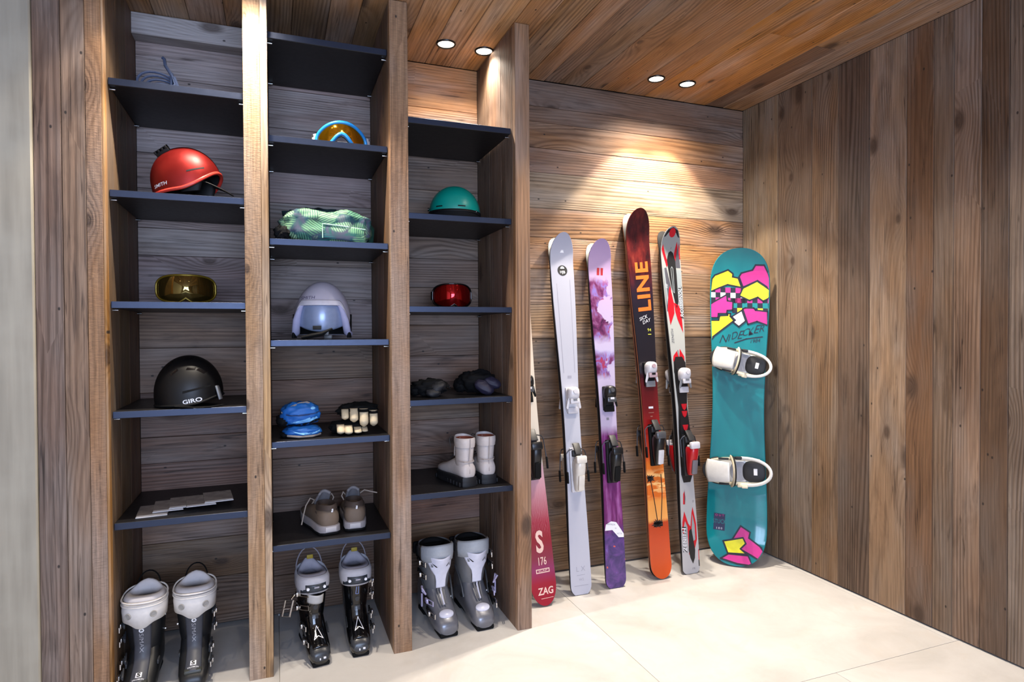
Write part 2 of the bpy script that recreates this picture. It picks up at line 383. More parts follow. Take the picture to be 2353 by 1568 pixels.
# front wall left of the shelves, flush with the posts; a pale grey door panel stands proud of it
wl = struct_empty('wall_left')
slab('backing', wl, (XL, YF+0.022, 0), (-0.525, YF+0.08, H), BLACKGAP)
for xa, xb, c in [(-0.611, -0.5482, (138, 113, 92)), (-0.6836, -0.6112, (122, 98, 82)), (-0.80, -0.6836, (122, 98, 82)), (-1.9, -1.02, (130, 106, 88))]:
    plank('plank', wl, ((xa+xb)/2, YF, H/2), (0, 0, 1), (-1, 0, 0), H, xb-xa-0.001, 0.022, c, WOOD, 0.0012)
tg = NT('limed_grey_panel'); o_, x_, y_, z_ = tg.xyz()
g1 = tg.noise(tg.vmath('MULTIPLY', o_, (2.0, 30.0, 30.0)), 1.0, 4.0); g2 = tg.noise(o_, 5.0, 4.0)
cg = tg.ramp(g1, [(0.3, (140, 133, 118)), (0.7, (164, 156, 139))]); cg = tg.mix(tg.rng(g2, 0.45, 0.7, 0.0, 0.5), cg, lin((170, 164, 148)))
tg.put(tg.b.inputs['Base Color'], cg); tg.b.inputs['Roughness'].default_value = 0.6
d1 = struct_empty('door_1')
plank('door_panel', d1, (-0.852, YF-0.012, 1.19), (0, 0, 1), (-1, 0, 0), 2.38, 0.336, 0.034, (255, 255, 255), tg.m, 0.004)
# the unseen rest of the room closes it: left side, and a rear wall with a wide window
PLAS = mat('warm_plaster', (196, 182, 164), 0.8)
slab('wall_side', None, (XL-0.08, YR, 0), (XL, YF+0.08, H), PLAS, 'structure')
rear = struct_empty('wall_rear')
slab('sill_wall', rear, (XL, YR-0.10, 0), (XR+0.03, YR-0.005, 0.5), PLAS); slab('head_wall', rear, (XL, YR-0.10, 2.2), (XR+0.03, YR-0.005, H), PLAS)
slab('pier', rear, (XL, YR-0.10, 0.5), (-1.25, YR-0.005, 2.2), PLAS); slab('pier', rear, (1.35, YR-0.10, 0.5), (XR+0.03, YR-0.005, 2.2), PLAS)
win = struct_empty('window_1'); FR = mat('window_timber', (90, 66, 48), 0.5)
for xa in (-1.25, -0.40, 0.45, 1.31): slab('window_frame', win, (xa, YR-0.02, 0.5), (xa+0.05, YR+0.06, 2.2), FR)
for za in (0.5, 2.15): slab('window_frame', win, (-1.25, YR-0.02, za), (1.36, YR+0.06, za+0.05), FR)
# ------------------------------------------------------------------ uprights between the bays
UPC = [(148, 112, 80), (170, 134, 96), (148, 114, 84), (148, 112, 82)]
UPL = ['weathered half post closing the far left end of the shelves beside the grey panel',
       'pale sawn timber post left of the middle bay, brightly lit at its top',
       'brown weathered timber post between the middle bay and the right bay',
       'rightmost timber post, beside the leaning skis']
PIN = mat('shelf_pin_steel', (190, 190, 190), 0.25, 1.0)
ZS = [[2.0095, 1.651, 1.292, 0.935, 0.572], [2.235, 1.877, 1.518, 1.162, 0.804, 0.438], [1.998, 1.638, 1.2855, 0.929, 0.570]]
YS = YF+0.045; SD = YB-YS-0.004; ST = 0.022
def upright(i):
    xa, xb = (-0.5482, -0.497) if i == 0 else PX[i]
    r = thing('upright', UPL[i], 'post', ((xa+xb)/2, YF, 0), 0, 'wooden uprights of the shelving')
    w_ = xb-xa; c = UPC[i]; L = H-0.002
    if i == 1:      # two boards make the face: a broad rough one and a narrow paler one
        plank('front_board', r, (-w_/2+0.0268, 0, L/2), (0, 0, 1), (-1, 0, 0), L, 0.0530, 0.03, c, SAWN, 0.0012)
        plank('edge_board', r, (w_/2-0.0116, 0, L/2), (0, 0, 1), (-1, 0, 0), L, 0.0228, 0.03, (186, 150, 106), WOOD, 0.0012)
    elif i == 0:
        plank('front_board', r, (-0.0035, 0, L/2), (0, 0, 1), (-1, 0, 0), L, w_-0.008, 0.03, c, SAWN, 0.0012)
        plank('edge_board', r, (w_/2-0.0035, 0.0005, L/2), (0, 0, 1), (-1, 0, 0), L, 0.0068, 0.03, (168, 122, 66), WOOD, 0.0008)
    else:
        plank('front_board', r, (0, 0, L/2), (0, 0, 1), (-1, 0, 0), L, w_-0.001, 0.03, c, WOOD if i == 3 else SAWN, 0.0014)
    dy = [0.031, 0.165, 0.315, YB-YF-0.001]
    for s in (-1, 1):
        if i == 0 and s < 0: continue
        for k, (a, b) in enumerate(zip(dy, dy[1:])):
            sc_ = jit((116, 88, 64) if s*(1 if i == 0 else -1) > 0 else (118, 92, 70), 12)
            if i == 3 and s < 0: sc_ = jit((128, 100, 78), 10)
            plank('side_board', r, (s*(w_/2-0.0002), (a+b)/2, L/2), (0, 0, 1), (0, -s, 0), L, b-a-0.001, min(0.024, w_/2-0.001) if i else 0.024, sc_, WOOD, 0.0012)
        if i == 0: bay = 0
        else: bay = i-1 if s < 0 else i
        if bay > 2: continue
        for z in ZS[bay]:
            for yy in (0.075, 0.455):
                mb = MB(); zz = z-ST-0.0055
                mb.cyl((s*(w_/2-0.004), yy, zz), (s*(w_/2+0.016), yy, zz), 0.0035, n=10)
                mb.build('shelf_pin', PIN, r)
    return r
for i in range(4): upright(i)
# ------------------------------------------------------------------ black steel shelves
SHM = mat('black_steel', (24, 23, 25), 0.45, 0.0, spec=0.35, var=0.06)
SHF = mat('black_steel_blue_sheen', (46, 52, 68), 0.36, 0.7, var=0.05)  # same black steel, the window's blue sheen painted into its colour
ORD = ['topmost', 'second from the top', 'third from the top', 'fourth from the top', 'fifth from the top', 'lowest']
CARRY = [['the coiled blue rope', 'the red helmet', 'the gold lensed goggles', 'the black helmet', 'the fanned leaflets'],
         [None, 'the blue framed goggles', 'the green leaf patterned bundle', 'the pale lilac helmet', 'the blue mittens and cream fingered gloves', 'the brown lace up shoes'],
         [None, 'the teal helmet', 'the red lensed goggles', 'the dark mittens', 'the white boots']]
BAYN = ['left', 'middle', 'right']
BX = [(-0.4955, -0.0975), (-0.0175, 0.3935), (0.4649, 0.8835)]
for b in range(3):
    for k, z in enumerate(ZS[b]):
        xa, xb = BX[b]; lab = 'black metal shelf carrying %s in the %s bay' % (CARRY[b][k], BAYN[b]) if CARRY[b][k] else 'empty topmost black metal shelf of the %s bay' % BAYN[b]
        r = thing('shelf', lab, 'shelf', ((xa+xb)/2, YS, z), 0, 'black shelves of the built in rack')
        mb = MB(); mb.rbox((0, SD/2+0.0015, -ST/2), (xb-xa, SD-0.003, ST), 0.0012, 1); mb.build('tray', SHM, r, smooth=False)
        mb = MB(); mb.rbox((0, 0.0007, -ST/2), (xb-xa, 0.0024, ST), 0.0008, 1); mb.build('front_edge', SHF, r, smooth=False)
# ------------------------------------------------------------------ recessed ceiling lamps
DLM = mat('lamp_ring_dark', (42, 38, 36), 0.35, 0.6)
DLG = mat('lamp_glow', (255, 244, 226), 0.4, emit=((255, 240, 218), 9.0), var=0.0)
DLL = ['round recessed ceiling spotlight above the right bay, left one of that pair', 'round recessed ceiling spotlight grazing the rightmost post, right one of that pair',
       'round recessed ceiling spotlight above the skis, left one of that pair', 'round recessed ceiling spotlight above the skis, right one nearest the boarded wall']
def downlight(x, y, watts, deg, lab, grp=None):
    r = thing('ceiling_spotlight', lab, 'light', (x, y, H), 0, grp)
    mb = MB(); mb.lathe([(0.0335, 0.004), (0.0335, -0.004), (0.036, -0.0065), (0.0395, -0.0065), (0.0415, -0.004), (0.0415, 0.002)], 32, cap0=False, cap1=False); mb.build('lamp_ring', DLM, r)
    mb = MB(); mb.lathe([(0.0338, -0.0022), (0.016, -0.003), (0.0005, -0.0032)], 28, cap0=False); mb.build('lamp_lens', DLG, r)
    l = spot('spot_beam', (0, 0, -0.010), watts, WARM, deg, 0.25); l.parent = r
    l = spot('spill_light', (0, 0, -0.010), min(watts, 42)*0.5, WARM, 128, 0.6); l.parent = r
    return r
for (x, y, wt, dg), lab in zip(LAMPS, DLL): downlight(x, y, wt, dg, lab, 'ceiling spotlights in view')
for x, y, wt, dg, wh in ROOM_LAMPS: downlight(x, y, wt, dg, 'round recessed ceiling spotlight '+wh, 'ceiling spotlights out of view')
# ------------------------------------------------------------------ flat prints laid onto surfaces
_TXT = {}
def text2d(s, size=1.0, bold=0.0, shear=0.0, wide=1.0, space=1.0):
    key = (s, bold, shear, wide, space)
    if key not in _TXT:
        cu = bpy.data.curves.new('tmp', 'FONT'); cu.body = s; cu.align_x = 'CENTER'; cu.align_y = 'CENTER'
        cu.offset = bold; cu.shear = shear; cu.resolution_u = 3; cu.space_character = space
        ob = bpy.data.objects.new('tmp', cu); COL.objects.link(ob); bpy.context.view_layer.update()
        me = bpy.data.meshes.new_from_object(ob)
        _TXT[key] = ([(v.co.x*wide, v.co.y) for v in me.vertices], [tuple(p.vertices) for p in me.polygons])
        bpy.data.objects.remove(ob); bpy.data.curves.remove(cu); bpy.data.meshes.remove(me)
    vs, fs = _TXT[key]
    return [(x*size, y*size) for x, y in vs], fs
def place2d(g, x, y, deg=0.0):
    c, s = math.cos(math.radians(deg)), math.sin(math.radians(deg))
    return [(x+a*c-b*s, y+a*s+b*c) for a, b in g[0]], g[1]
def poly2d(pts):
    tr = tessellate_polygon([[V((x, y, 0)) for x, y in pts]])
    return list(pts), [tuple(t_) for t_ in tr]
def line2d(pts, wd, closed=False):
    vs, fs = [], []; P = list(pts); n = len(P)
    for i in range(n if closed else n-1):
        a = V(P[i]); b = V(P[(i+1) % n]); d = (b-a)
        if d.length < 1e-6: continue
        d = d.normalized(); nn = V((-d.y, d.x))*wd/2; a2 = a-d*wd*0.4; b2 = b+d*wd*0.4; k = len(vs)
        vs += [tuple(a2+nn), tuple(a2-nn), tuple(b2-nn), tuple(b2+nn)]; fs.append((k, k+1, k+2, k+3))
    return vs, fs
def circ2d(x, y, rx, ry=None, n=24):
    ry = ry or rx; return poly2d([(x+rx*math.cos(2*PI*k/n), y+ry*math.sin(2*PI*k/n)) for k in range(n)])
def rect2d(x, y, w_, h_): return poly2d([(x-w_/2, y-h_/2), (x+w_/2, y-h_/2), (x+w_/2, y+h_/2), (x-w_/2, y+h_/2)])
def print_on(name, parent, items, fn, mats, step=0.0, ystep=0.0, label=None):
    """items: (geom2d, material index, layer). fn(x, y, layer) -> local point or None."""
    bm = bmesh.new()
    for (vs, fs), mi, ly in items:
        b2 = bmesh.new(); vv = [b2.verts.new((x, y, 0)) for x, y in vs]
        for f in fs:
            try: b2.faces.new([vv[i] for i in f])
            except ValueError: pass
        for ax, st in ((0, step), (1, ystep or step)):
            if not st: continue
            cs = [v.co[ax] for v in b2.verts]; lo, hi = min(cs), max(cs); k = math.ceil(lo/st)
            while k*st < hi:
                co = [0, 0, 0]; no = [0, 0, 0]; co[ax] = k*st; no[ax] = 1
                bmesh.ops.bisect_plane(b2, geom=b2.verts[:]+b2.edges[:]+b2.faces[:], plane_co=co, plane_no=no, dist=1e-6); k += 1
        mp = {}
        for v in b2.verts:
            p = fn(v.co.x, v.co.y, ly)
            mp[v] = bm.verts.new(V(p)) if p is not None else None
        for f in b2.faces:
            q = [mp[v] for v in f.verts]
            if all(q):
                try: nf = bm.faces.new(q); nf.material_index = mi
                except ValueError: pass
        b2.free()
    me = bpy.data.meshes.new(name); bm.to_mesh(me); bm.free()
    for m_ in mats: me.materials.append(m_)
    o = bpy.data.objects.new(name, me); COL.objects.link(o); o.parent = parent
    if label: o['label'] = label
    return o
def ray_fn(objs, origin, ax, ay, d, eps=0.0006, reach=0.3):
    """prints thrown onto the meshes OBJS (same parent space) along d"""
    vs, fs = [], []
    for o in objs:
        k = len(vs); mt = o.matrix_basis; vs += [mt @ v.co for v in o.data.vertices]; fs += [[k+i for i in p.vertices] for p in o.data.polygons]
    bvh = BVHTree.FromPolygons(vs, fs); origin = V(origin); ax = V(ax).normalized(); ay = V(ay).normalized(); d = V(d).normalized()
    def fn(x, y, ly):
        p = origin+ax*x+ay*y-d*reach
        h = bvh.ray_cast(p, d, reach*2)
        if h[0] is None: return None
        n = h[1] if h[1].dot(d) < 0 else -h[1]
        return h[0]+n*eps*(1+ly)
    return fn
def srf(o): return o
def sring(c, rx, ry, n=24, p=2.0, axis='z', a0=0.0):
    out = []
    for k in range(n):
        t_ = 2*PI*k/n + a0; cs, sn = math.cos(t_), math.sin(t_)
        x = rx*math.copysign(abs(cs)**(2/p), cs); y = ry*math.copysign(abs(sn)**(2/p), sn)
        out.append((c[0]+x, c[1]+y, c[2]) if axis == 'z' else (c[0]+x, c[1], c[2]+y) if axis == 'y' else (c[0], c[1]+x, c[2]+y))
    return out
def lump(rx, ry, rz, amp=0.0, freq=14.0, seed=0, p=2.0, nu=28, nv=18, base=0.0):
    """a soft closed lump standing on z=0: an ellipsoid flattened below, with folds"""
    mb = MB()
    def fn(u, v):
        th = 2*PI*u; ph = -PI/2+PI*v
        d = V((math.cos(th)*math.cos(ph), math.sin(th)*math.cos(ph), math.sin(ph)))
        q = V([math.copysign(abs(c)**(2/p), c) for c in d])
        k = 1+amp*mnoise.noise(d*freq*0.15+V((seed*3.1, seed*1.7, 0)))+amp*0.5*mnoise.noise(d*freq*0.4+V((seed, 5, 2)))
        z = q.z*rz*k+rz
        return (q.x*rx*k, q.y*ry*k, max(base, z))
    mb.grid(fn, nu, nv); bmesh.ops.remove_doubles(mb.bm, verts=mb.bm.verts[:], dist=1e-5)
    return mb
# ------------------------------------------------------------------ helmets
def helmet_fn(ax_, ay_, hz, rim, z0=0.055, flare=0.05, back=1.0, p=2.15):
    def fn(u, v, k=1.0):
        ph = 2*PI*u; cs, sn = math.cos(ph), math.sin(ph)      # ph=0 points to +x, -pi/2 to the front (-y)
        zr = rim(ph); z = zr+(hz*k-zr)*math.sin(v*PI/2)
        r = math.sqrt(max(0.0, 1-((z-z0)/(hz*k-z0))**2)) if z > z0 else 1-flare*((z0-z)/z0)**2
        x = ax_*k*math.copysign(abs(cs)**(2/p), cs)*r; y = ay_*k*math.copysign(abs(sn)**(2/p), sn)*r*(back if sn > 0 else 1.0)
        return (x, y, z)
    return fn
def helmet(label, loc, rz, tilt, shell_m, trim_m, dims, rim, trim_r=0.004, nearpad=True):
    mt = M.Translation(V(loc)) @ M.Rotation(rz, 4, 'Z') @ (tilt.to_4x4() if tilt else M.Identity(4))
    r = thing('helmet', label, 'helmet', mtx=mt, group='ski helmets on the shelves')
    fn = helmet_fn(*dims, rim)
    mb = MB(); mb.grid(lambda u, v: fn(u, v), 72, 26); sh = mb.build('shell', shell_m, r, merge=1e-5, angle=60)
    mb = MB(); mb.grid(lambda u, v: fn(u, v*1.0, 0.93), 48, 14); mb.build('inner_lining', mat('helmet_lining', (16, 16, 18), 0.9), r, merge=1e-5)
    pts = [fn(k/64, 0.0) for k in range(64)]
    mb = MB(); mb.tube(pts, trim_r, 8, closed=True); mb.build('rim_trim', trim_m, r)
    return r, sh, fn
BLK = mat('matt_black', (9, 9, 10), 0.6, spec=0.3)
BLKG = mat('gloss_black', (12, 12, 14), 0.14, coat=0.4)
BLKR = mat('black_rubber', (13, 13, 14), 0.8, spec=0.2)
WHT = mat('white_plastic', (214, 214, 216), 0.35)
GRY = mat('grey_plastic', (120, 122, 126), 0.45)
DGR = mat('dark_grey_plastic', (52, 54, 58), 0.45)
STL = mat('bright_steel', (200, 200, 202), 0.22, 1.0)
PWHT = mat('print_white', (226, 226, 230), 0.5, var=0.02)
PBLK = mat('print_black', (20, 20, 22), 0.5, var=0.02)
# red helmet: side on, brim towards the right, rim lifting at the front
p = at(432, 440, 2.455); zr = ZS[0][1]
rim_r = lambda ph: 0.010+0.058*max(0, math.cos(ph+PI/2))**1.7 - 0.004*max(0, math.sin(ph))
RED = mat('satin_red', (128, 27, 24), 0.42, 0.7, var=0.05)
r, sh, fn = helmet('satin red ski helmet with a black vent clip, second shelf of the left bay', (p.x+0.004, 2.455, zr-0.006), math.radians(76), M.Rotation(math.radians(-8), 3, 'X'), RED, mat('red_trim', (196, 58, 48), 0.3, coat=0.3), (0.097, 0.113, 0.172), rim_r, 0.006)
F = ray_fn([sh], (0, 0, 0.07), (0, -1, 0), (0, 0, 1), (1, 0, 0))
print_on('lettering', r, [(place2d(text2d('SMITH', 0.016, 0.01, 0.2, 1.15), -0.058, -0.040, 6), 0, 0)], F, [PWHT], 0.006, label='white lettering')
print_on('vent_slot', r, [(poly2d([(0.035, -0.008), (0.085, 0.004), (0.085, 0.009), (0.035, -0.003)]), 0, 0)], F, [BLK], 0.006)
mb = MB(); mb.rbox((0, 0, 0), (0.018, 0.05, 0.014), 0.003); [mb.rbox((0, y, 0.009), (0.020, 0.008, 0.012), 0.002) for y in (-0.021, -0.007, 0.007, 0.021)]
o = mb.build('vent_clip', BLK, r); o.location = (-0.046, 0.046, 0.150); o.rotation_euler = (math.radians(-24), math.radians(-26), 0)
rest(r, zr)
mb = MB(); mb.lathe([(0.001, -0.03), (0.03, -0.028), (0.042, 0.0), (0.036, 0.03), (0.02, 0.045), (0.001, 0.047)], 20, sx=0.35, sy=1.0); o = mb.build('ear_pad', BLK, r); o.location = (0.064, -0.030, 0.030)
mb = MB(); mb.lathe([(0.001, -0.03), (0.03, -0.028), (0.042, 0.0), (0.036, 0.03), (0.02, 0.045), (0.001, 0.047)], 20, sx=0.35, sy=1.0); o = mb.build('ear_pad', BLK, r); o.location = (-0.064, -0.030, 0.030)
mb = MB(); mb.tube([(-0.062, -0.070, 0.035), (-0.060, -0.100, 0.018), (-0.052, -0.128, 0.000), (-0.030, -0.142, -0.010), (0.0, -0.145, -0.012), (0.04, -0.12, 0.01), (0.06, -0.07, 0.04)], 0.0055, 8, flat=0.45); mb.build('chin_strap', BLK, r)
# black helmet
p = at(434, 930, 2.42); z = ZS[0][3]
rim_b = lambda ph: 0.018+0.030*max(0, math.cos(ph+PI/2))**2 - 0.004*max(0, math.sin(ph))
SBLK = mat('satin_black', (7, 7, 9), 0.46, spec=0.35, var=0.03)
r, sh, fn = helmet('matt black ski helmet with white side lettering, fourth shelf of the left bay', (p.x, 2.435, z-0.006), math.radians(78), None, SBLK, BLK, (0.100, 0.108, 0.184), rim_b, 0.004)
F = ray_fn([sh], (0, 0, 0.07), (0, -1, 0), (0, 0, 1), (1, 0, 0))
print_on('lettering', r, [(place2d(text2d('GIRO', 0.019, 0.02, 0.0, 1.25), 0.040, -0.037, 10), 0, 1)], F, [PWHT], 0.006, label='white lettering')
print_on('vent_slot', r, [(poly2d([(0.012, -0.012), (0.088, 0.008), (0.088, 0.014), (0.012, -0.004)]), 0, 0)], F, [BLKR], 0.008)
for (yy, zz, a, b) in ((0.045, 0.085, 34, 60), (-0.012, 0.102, 30, 12), (-0.06, 0.062, 44, -30), (0.02, 0.06, 20, 40), (-0.03, 0.07, 26, 0)):
    print_on('vent_slot', r, [(place2d(poly2d([(-0.014, -0.004), (0.012, -0.004), (0.014, 0.004), (-0.012, 0.004)]), -yy, zz, b), 0, 0)], F, [BLKG], 0.005)
mb = MB(); mb.tube([(-0.098, 0.012, 0.016), (-0.100, -0.05, 0.012), (-0.08, -0.095, 0.011), (-0.02, -0.118, 0.011)], 0.005, 8, flat=0.5); mb.build('chin_strap', BLKR, r)
rest(r, z)
mb = MB(); mb.rbox((0, 0, 0), (0.03, 0.006, 0.05), 0.002); o = mb.build('strap_clip', GRY, r); o.location = (-0.03, -0.107, 0.055); o.rotation_euler = (-0.25, 0, 0)
# teal helmet
p = at(1046, 480, 2.5); z = ZS[2][1]
TEAL = mat('satin_teal', (0, 140, 124), 0.38, coat=0.1, var=0.05)
rim_t = lambda ph: 0.040+0.008*max(0, math.cos(ph+PI/2))
r, sh, fn = helmet('teal ski helmet with a black rim, second shelf of the right bay', (p.x, 2.505, z-0.012), math.radians(-25), None, TEAL, BLK, (0.104, 0.118, 0.166), rim_t, 0.005)
mb = MB(); f2 = helmet_fn(0.107, 0.121, 0.169, lambda ph: 0.016); mb.grid(lambda u, v: f2(u, v*0.16), 48, 5); mb.build('rim_band', BLKR, r, solid=0.006)
F = ray_fn([sh], (0, 0, 0.07), (1, 0, 0), (0, 0, 1), (0, 1, 0))
for xx in (-0.045, 0.045): print_on('vent_slot', r, [(poly2d([(xx-0.014, -0.006), (xx+0.014, -0.006), (xx+0.014, -0.001), (xx-0.014, -0.001)]), 0, 0)], F, [BLK], 0.006)
mb = MB(); mb.cyl((0, 0, 0), (0.005, 0, 0), 0.007, n=12); o = mb.build('snap_stud', STL, r); o.location = (0.093, -0.05, 0.052)
mb = MB(); mb.cyl((0, 0, 0), (-0.005, 0, 0), 0.007, n=12); o = mb.build('snap_stud', STL, r); o.location = (-0.098, -0.05, 0.065)
rest(r, z)
# pale lilac helmet with a mirrored visor, facing out
p = at(744, 778, 2.47); z = ZS[1][3]
LIL = mat('pale_lilac', (178, 172, 184), 0.34, var=0.04)
def rim_w(ph):
    c_ = math.cos(ph+PI/2); q = min(1.0, max(0.0, (c_-0.30)/0.42)); return 0.020+0.112*(q*q*(3-2*q))
r, sh, fn = helmet('pale lilac ski helmet with goggles inside, facing out of the middle bay', (p.x, 2.50, z), math.radians(-10), None, LIL, LIL, (0.108, 0.122, 0.222), rim_w, 0.004)
mb = MB(); f2 = helmet_fn(0.111, 0.128, 0.224, lambda ph: rim_w(ph)-0.004); mb.grid(lambda u, v: f2(0.56+0.38*u, 0.0+v*0.13), 36, 4); mb.build('brim_band', mat('lilac_brim', (196, 192, 200), 0.4), r, solid=0.004)
F = ray_fn([sh], (0, 0, 0.10), (1, 0, 0), (0, 0, 1), (0, 1, 0))
print_on('lettering', r, [(place2d(text2d('SMITH', 0.016, 0.0, 0.15, 1.2), -0.045, 0.055, 2), 0, 0)], F, [mat('print_plum', (74, 60, 88), 0.5)], 0.006)
print_on('vent_slot', r, [(poly2d([(-0.066, 0.036), (-0.026, 0.043), (-0.026, 0.047), (-0.066, 0.041)]), 0, 0), (poly2d([(0.066, 0.036), (0.03, 0.043), (0.03, 0.047), (0.066, 0.041)]), 0, 0)], F, [BLK], 0.006)
LENSB = mat('mirror_blue_lens', (136, 150, 180), 0.30, 0.25, coat=0.15)
def visor_fn(u, v):
    x = (u-0.5)*0.168; zz = 0.030+0.098*v; edge = (abs(x)/0.078)**2
    zz = 0.030+0.020*edge+(0.108-0.048*edge**1.5)*v
    return (x, -0.102+edge*0.046-0.008*math.sin(v*PI), zz)
mb = MB(); mb.grid(visor_fn, 28, 14); mb.build('goggle_lens', LENSB, r, solid=0.003)
for s in (-1, 1):
    pts = [V(fn(0.75+s*0.25*(0.10+0.90*k/16), 0.0, 0.97)) for k in range(17)]
    pts = [q for q in pts if q.y < -0.02]
    mb = MB(); mb.tube([q+V((-s*0.004, -0.002, 0.004 if q.z < 0.03 else 0.0)) for q in pts], [0.007+0.009*min(1, max(0, (0.13-q.z)/0.05)) for q in pts], 12, flat=0.8); mb.build('ear_pad', mat('lilac_pad', (166, 164, 192), 0.8), r)
    mb = MB(); mb.ring_loft([sring((s*0.100, -0.04+0.006*k, 0.006+0.09*k/5), 0.008, 0.030-0.002*k, 14, 2.2) for k in range(6)]); mb.build('side_guard', BLKR, r)
mb = MB(); mb.rbox((0, 0, 0), (0.030, 0.003, 0.014), 0.001); o = mb.build('lens_badge', BLK, r); o.location = (-0.008, -0.1235, 0.044)
mb = MB(); mb.tube([(-0.06, -0.118, 0.008), (-0.03, -0.128, 0.014), (0.01, -0.128, 0.022), (0.045, -0.119, 0.040)], [0.012, 0.014, 0.013, 0.007], 10, flat=0.6); mb.build('chin_strap', BLKR, r)
mb = MB(); mb.rbox((0.026, -0.126, 0.024), (0.016, 0.008, 0.020), 0.003); mb.rbox((0.03, -0.118, 0.010), (0.03, 0.012, 0.018), 0.004); mb.build('strap_buckle', DGR, r)
rest(r, z)
# ------------------------------------------------------------------ goggles
def goggle_outline(wd, ht, notch, nd, n=72, sq=3.2):
    pts = []
    for k in range(n):
        t_ = 2*PI*k/n; cs, sn = math.cos(t_), math.sin(t_)
        x = wd/2*math.copysign(abs(cs)**(2/sq), cs); z = ht/2*math.copysign(abs(sn)**(2/sq), sn)
        if z < 0 and abs(x) < notch: z = z+nd*(0.5+0.5*math.cos(PI*x/notch))*min(1, -z/(ht*0.3))
        pts.append((x, z))
    return pts
def goggles(label, loc, rz, wd, ht, notch, nd, frame_m, lens_m, strap_m, tilt=0.0, sq=3.2, bulge=0.045, rimw=0.006, strap_h=0.034, arch=0.0, flare=0.0):
    mt = M.Translation(V(loc)) @ M.Rotation(rz, 4, 'Z') @ M.Rotation(tilt, 4, 'X')
    r = thing('ski_goggles', label, 'goggles', mtx=mt, group='ski goggles on the shelves')
    ol = goggle_outline(wd, ht, notch, nd, 72, sq)
    def warp(x, z, d=0.0): return V((x, bulge*(abs(x)/(wd/2))**2*1.0 - 0.008*(1-(z/(ht/2))**2)+d, z+ht/2-arch*(abs(x)/(wd/2))**2))
    def ringat(k, d):
        out = []
        for x, z in ol:
            cx_, cz_ = 0, nd*0.35; out.append(warp(cx_+(x-cx_)*k, cz_+(z-cz_)*k, d))
        return out
    mb = MB(); mb.ring_loft([ringat(k, -0.004*(1-k)) for k in (1.0, 0.9, 0.75, 0.55, 0.3, 0.06)][::-1]); mb.build('lens', lens_m, r, angle=180)
    mb = MB(); pts = ringat(1.0, 0.0); mb.tube(pts, rimw, 10, closed=True)
    mb.ring_loft([ringat(1.0, 0.002), ringat(1.02, 0.016), ringat(0.98, 0.034), ringat(0.90, 0.034)], False, False); mb.build('frame', frame_m, r, angle=80)
    mb = MB(); mb.ring_loft([ringat(0.97, 0.032), ringat(0.95, 0.046), ringat(0.86, 0.048)], False, False); mb.build('face_foam', BLKR, r, angle=80)
    mb = MB(); pts = []
    for k in range(21):
        a = PI*k/20; pts.append((math.cos(a)*(wd/2+0.004+flare*min(1, 3*math.sin(a))), bulge*0.75+0.02+math.sin(a)*0.075, 0))
    zc = ht/2-arch*0.9+nd*0.1; strap_h2 = min(strap_h, 1.9*zc)
    mb.ring_loft([[(x, y, zc-strap_h2/2), (x, y, zc+strap_h2/2), (x*0.975, y-0.002, zc+strap_h2/2), (x*0.975, y-0.002, zc-strap_h2/2)] for x, y, _ in pts], True, True); st_ = mb.build('strap', strap_m, r, angle=50)
    return r, st_
GOLDF = mat('olive_gold_frame', (116, 98, 30), 0.25, 0.6)
LENSG = mat('mirror_gold_lens', (120, 104, 52), 0.05, 0.95, coat=0.5)
p = at(428, 690, 2.46); goggles('gold framed ski goggles with a mirrored bronze lens, left bay', (p.x, 2.45, ZS[0][2]+0.004), math.radians(4), 0.188, 0.096, 0.022, 0.015, GOLDF, LENSG, mat('strap_olive', (70, 64, 34), 0.8), rimw=0.0038)
LENSR = mat('mirror_red_lens', (190, 14, 22), 0.05, 0.95, coat=0.5)
p = at(1038, 703, 2.5); goggles('black framed ski goggles with a mirrored red lens, right bay', (p.x+0.007, 2.49, ZS[2][2]+0.004), math.radians(-4), 0.164, 0.097, 0.022, 0.014, BLKG, LENSR, BLKR, bulge=0.05, rimw=0.003)
tb = NT('white_strap_print'); o_, x_, y_, z_ = tb.xyz(); nv = tb.noise(o_, 42.0, 1.0)
tb.put(tb.b.inputs['Base Color'], tb.ramp(nv, [(0.0, (214, 214, 220)), (0.53, (214, 214, 220)), (0.56, (30, 30, 36))])); tb.b.inputs['Roughness'].default_value = 0.8
LENSO = mat('mirror_orange_lens', (206, 146, 20), 0.06, 0.95, coat=0.5)
p = at(768, 333, 2.42); goggles('blue framed ski goggles with an amber lens and patterned white strap, middle bay', (p.x+0.026, 2.405, ZS[1][1]+0.006), math.radians(-3), 0.180, 0.088, 0.058, 0.044, mat('bright_blue_frame', (30, 128, 200), 0.35), LENSO, tb.m, sq=2.3, bulge=0.05, rimw=0.007, arch=0.020, flare=0.022, strap_h=0.05)
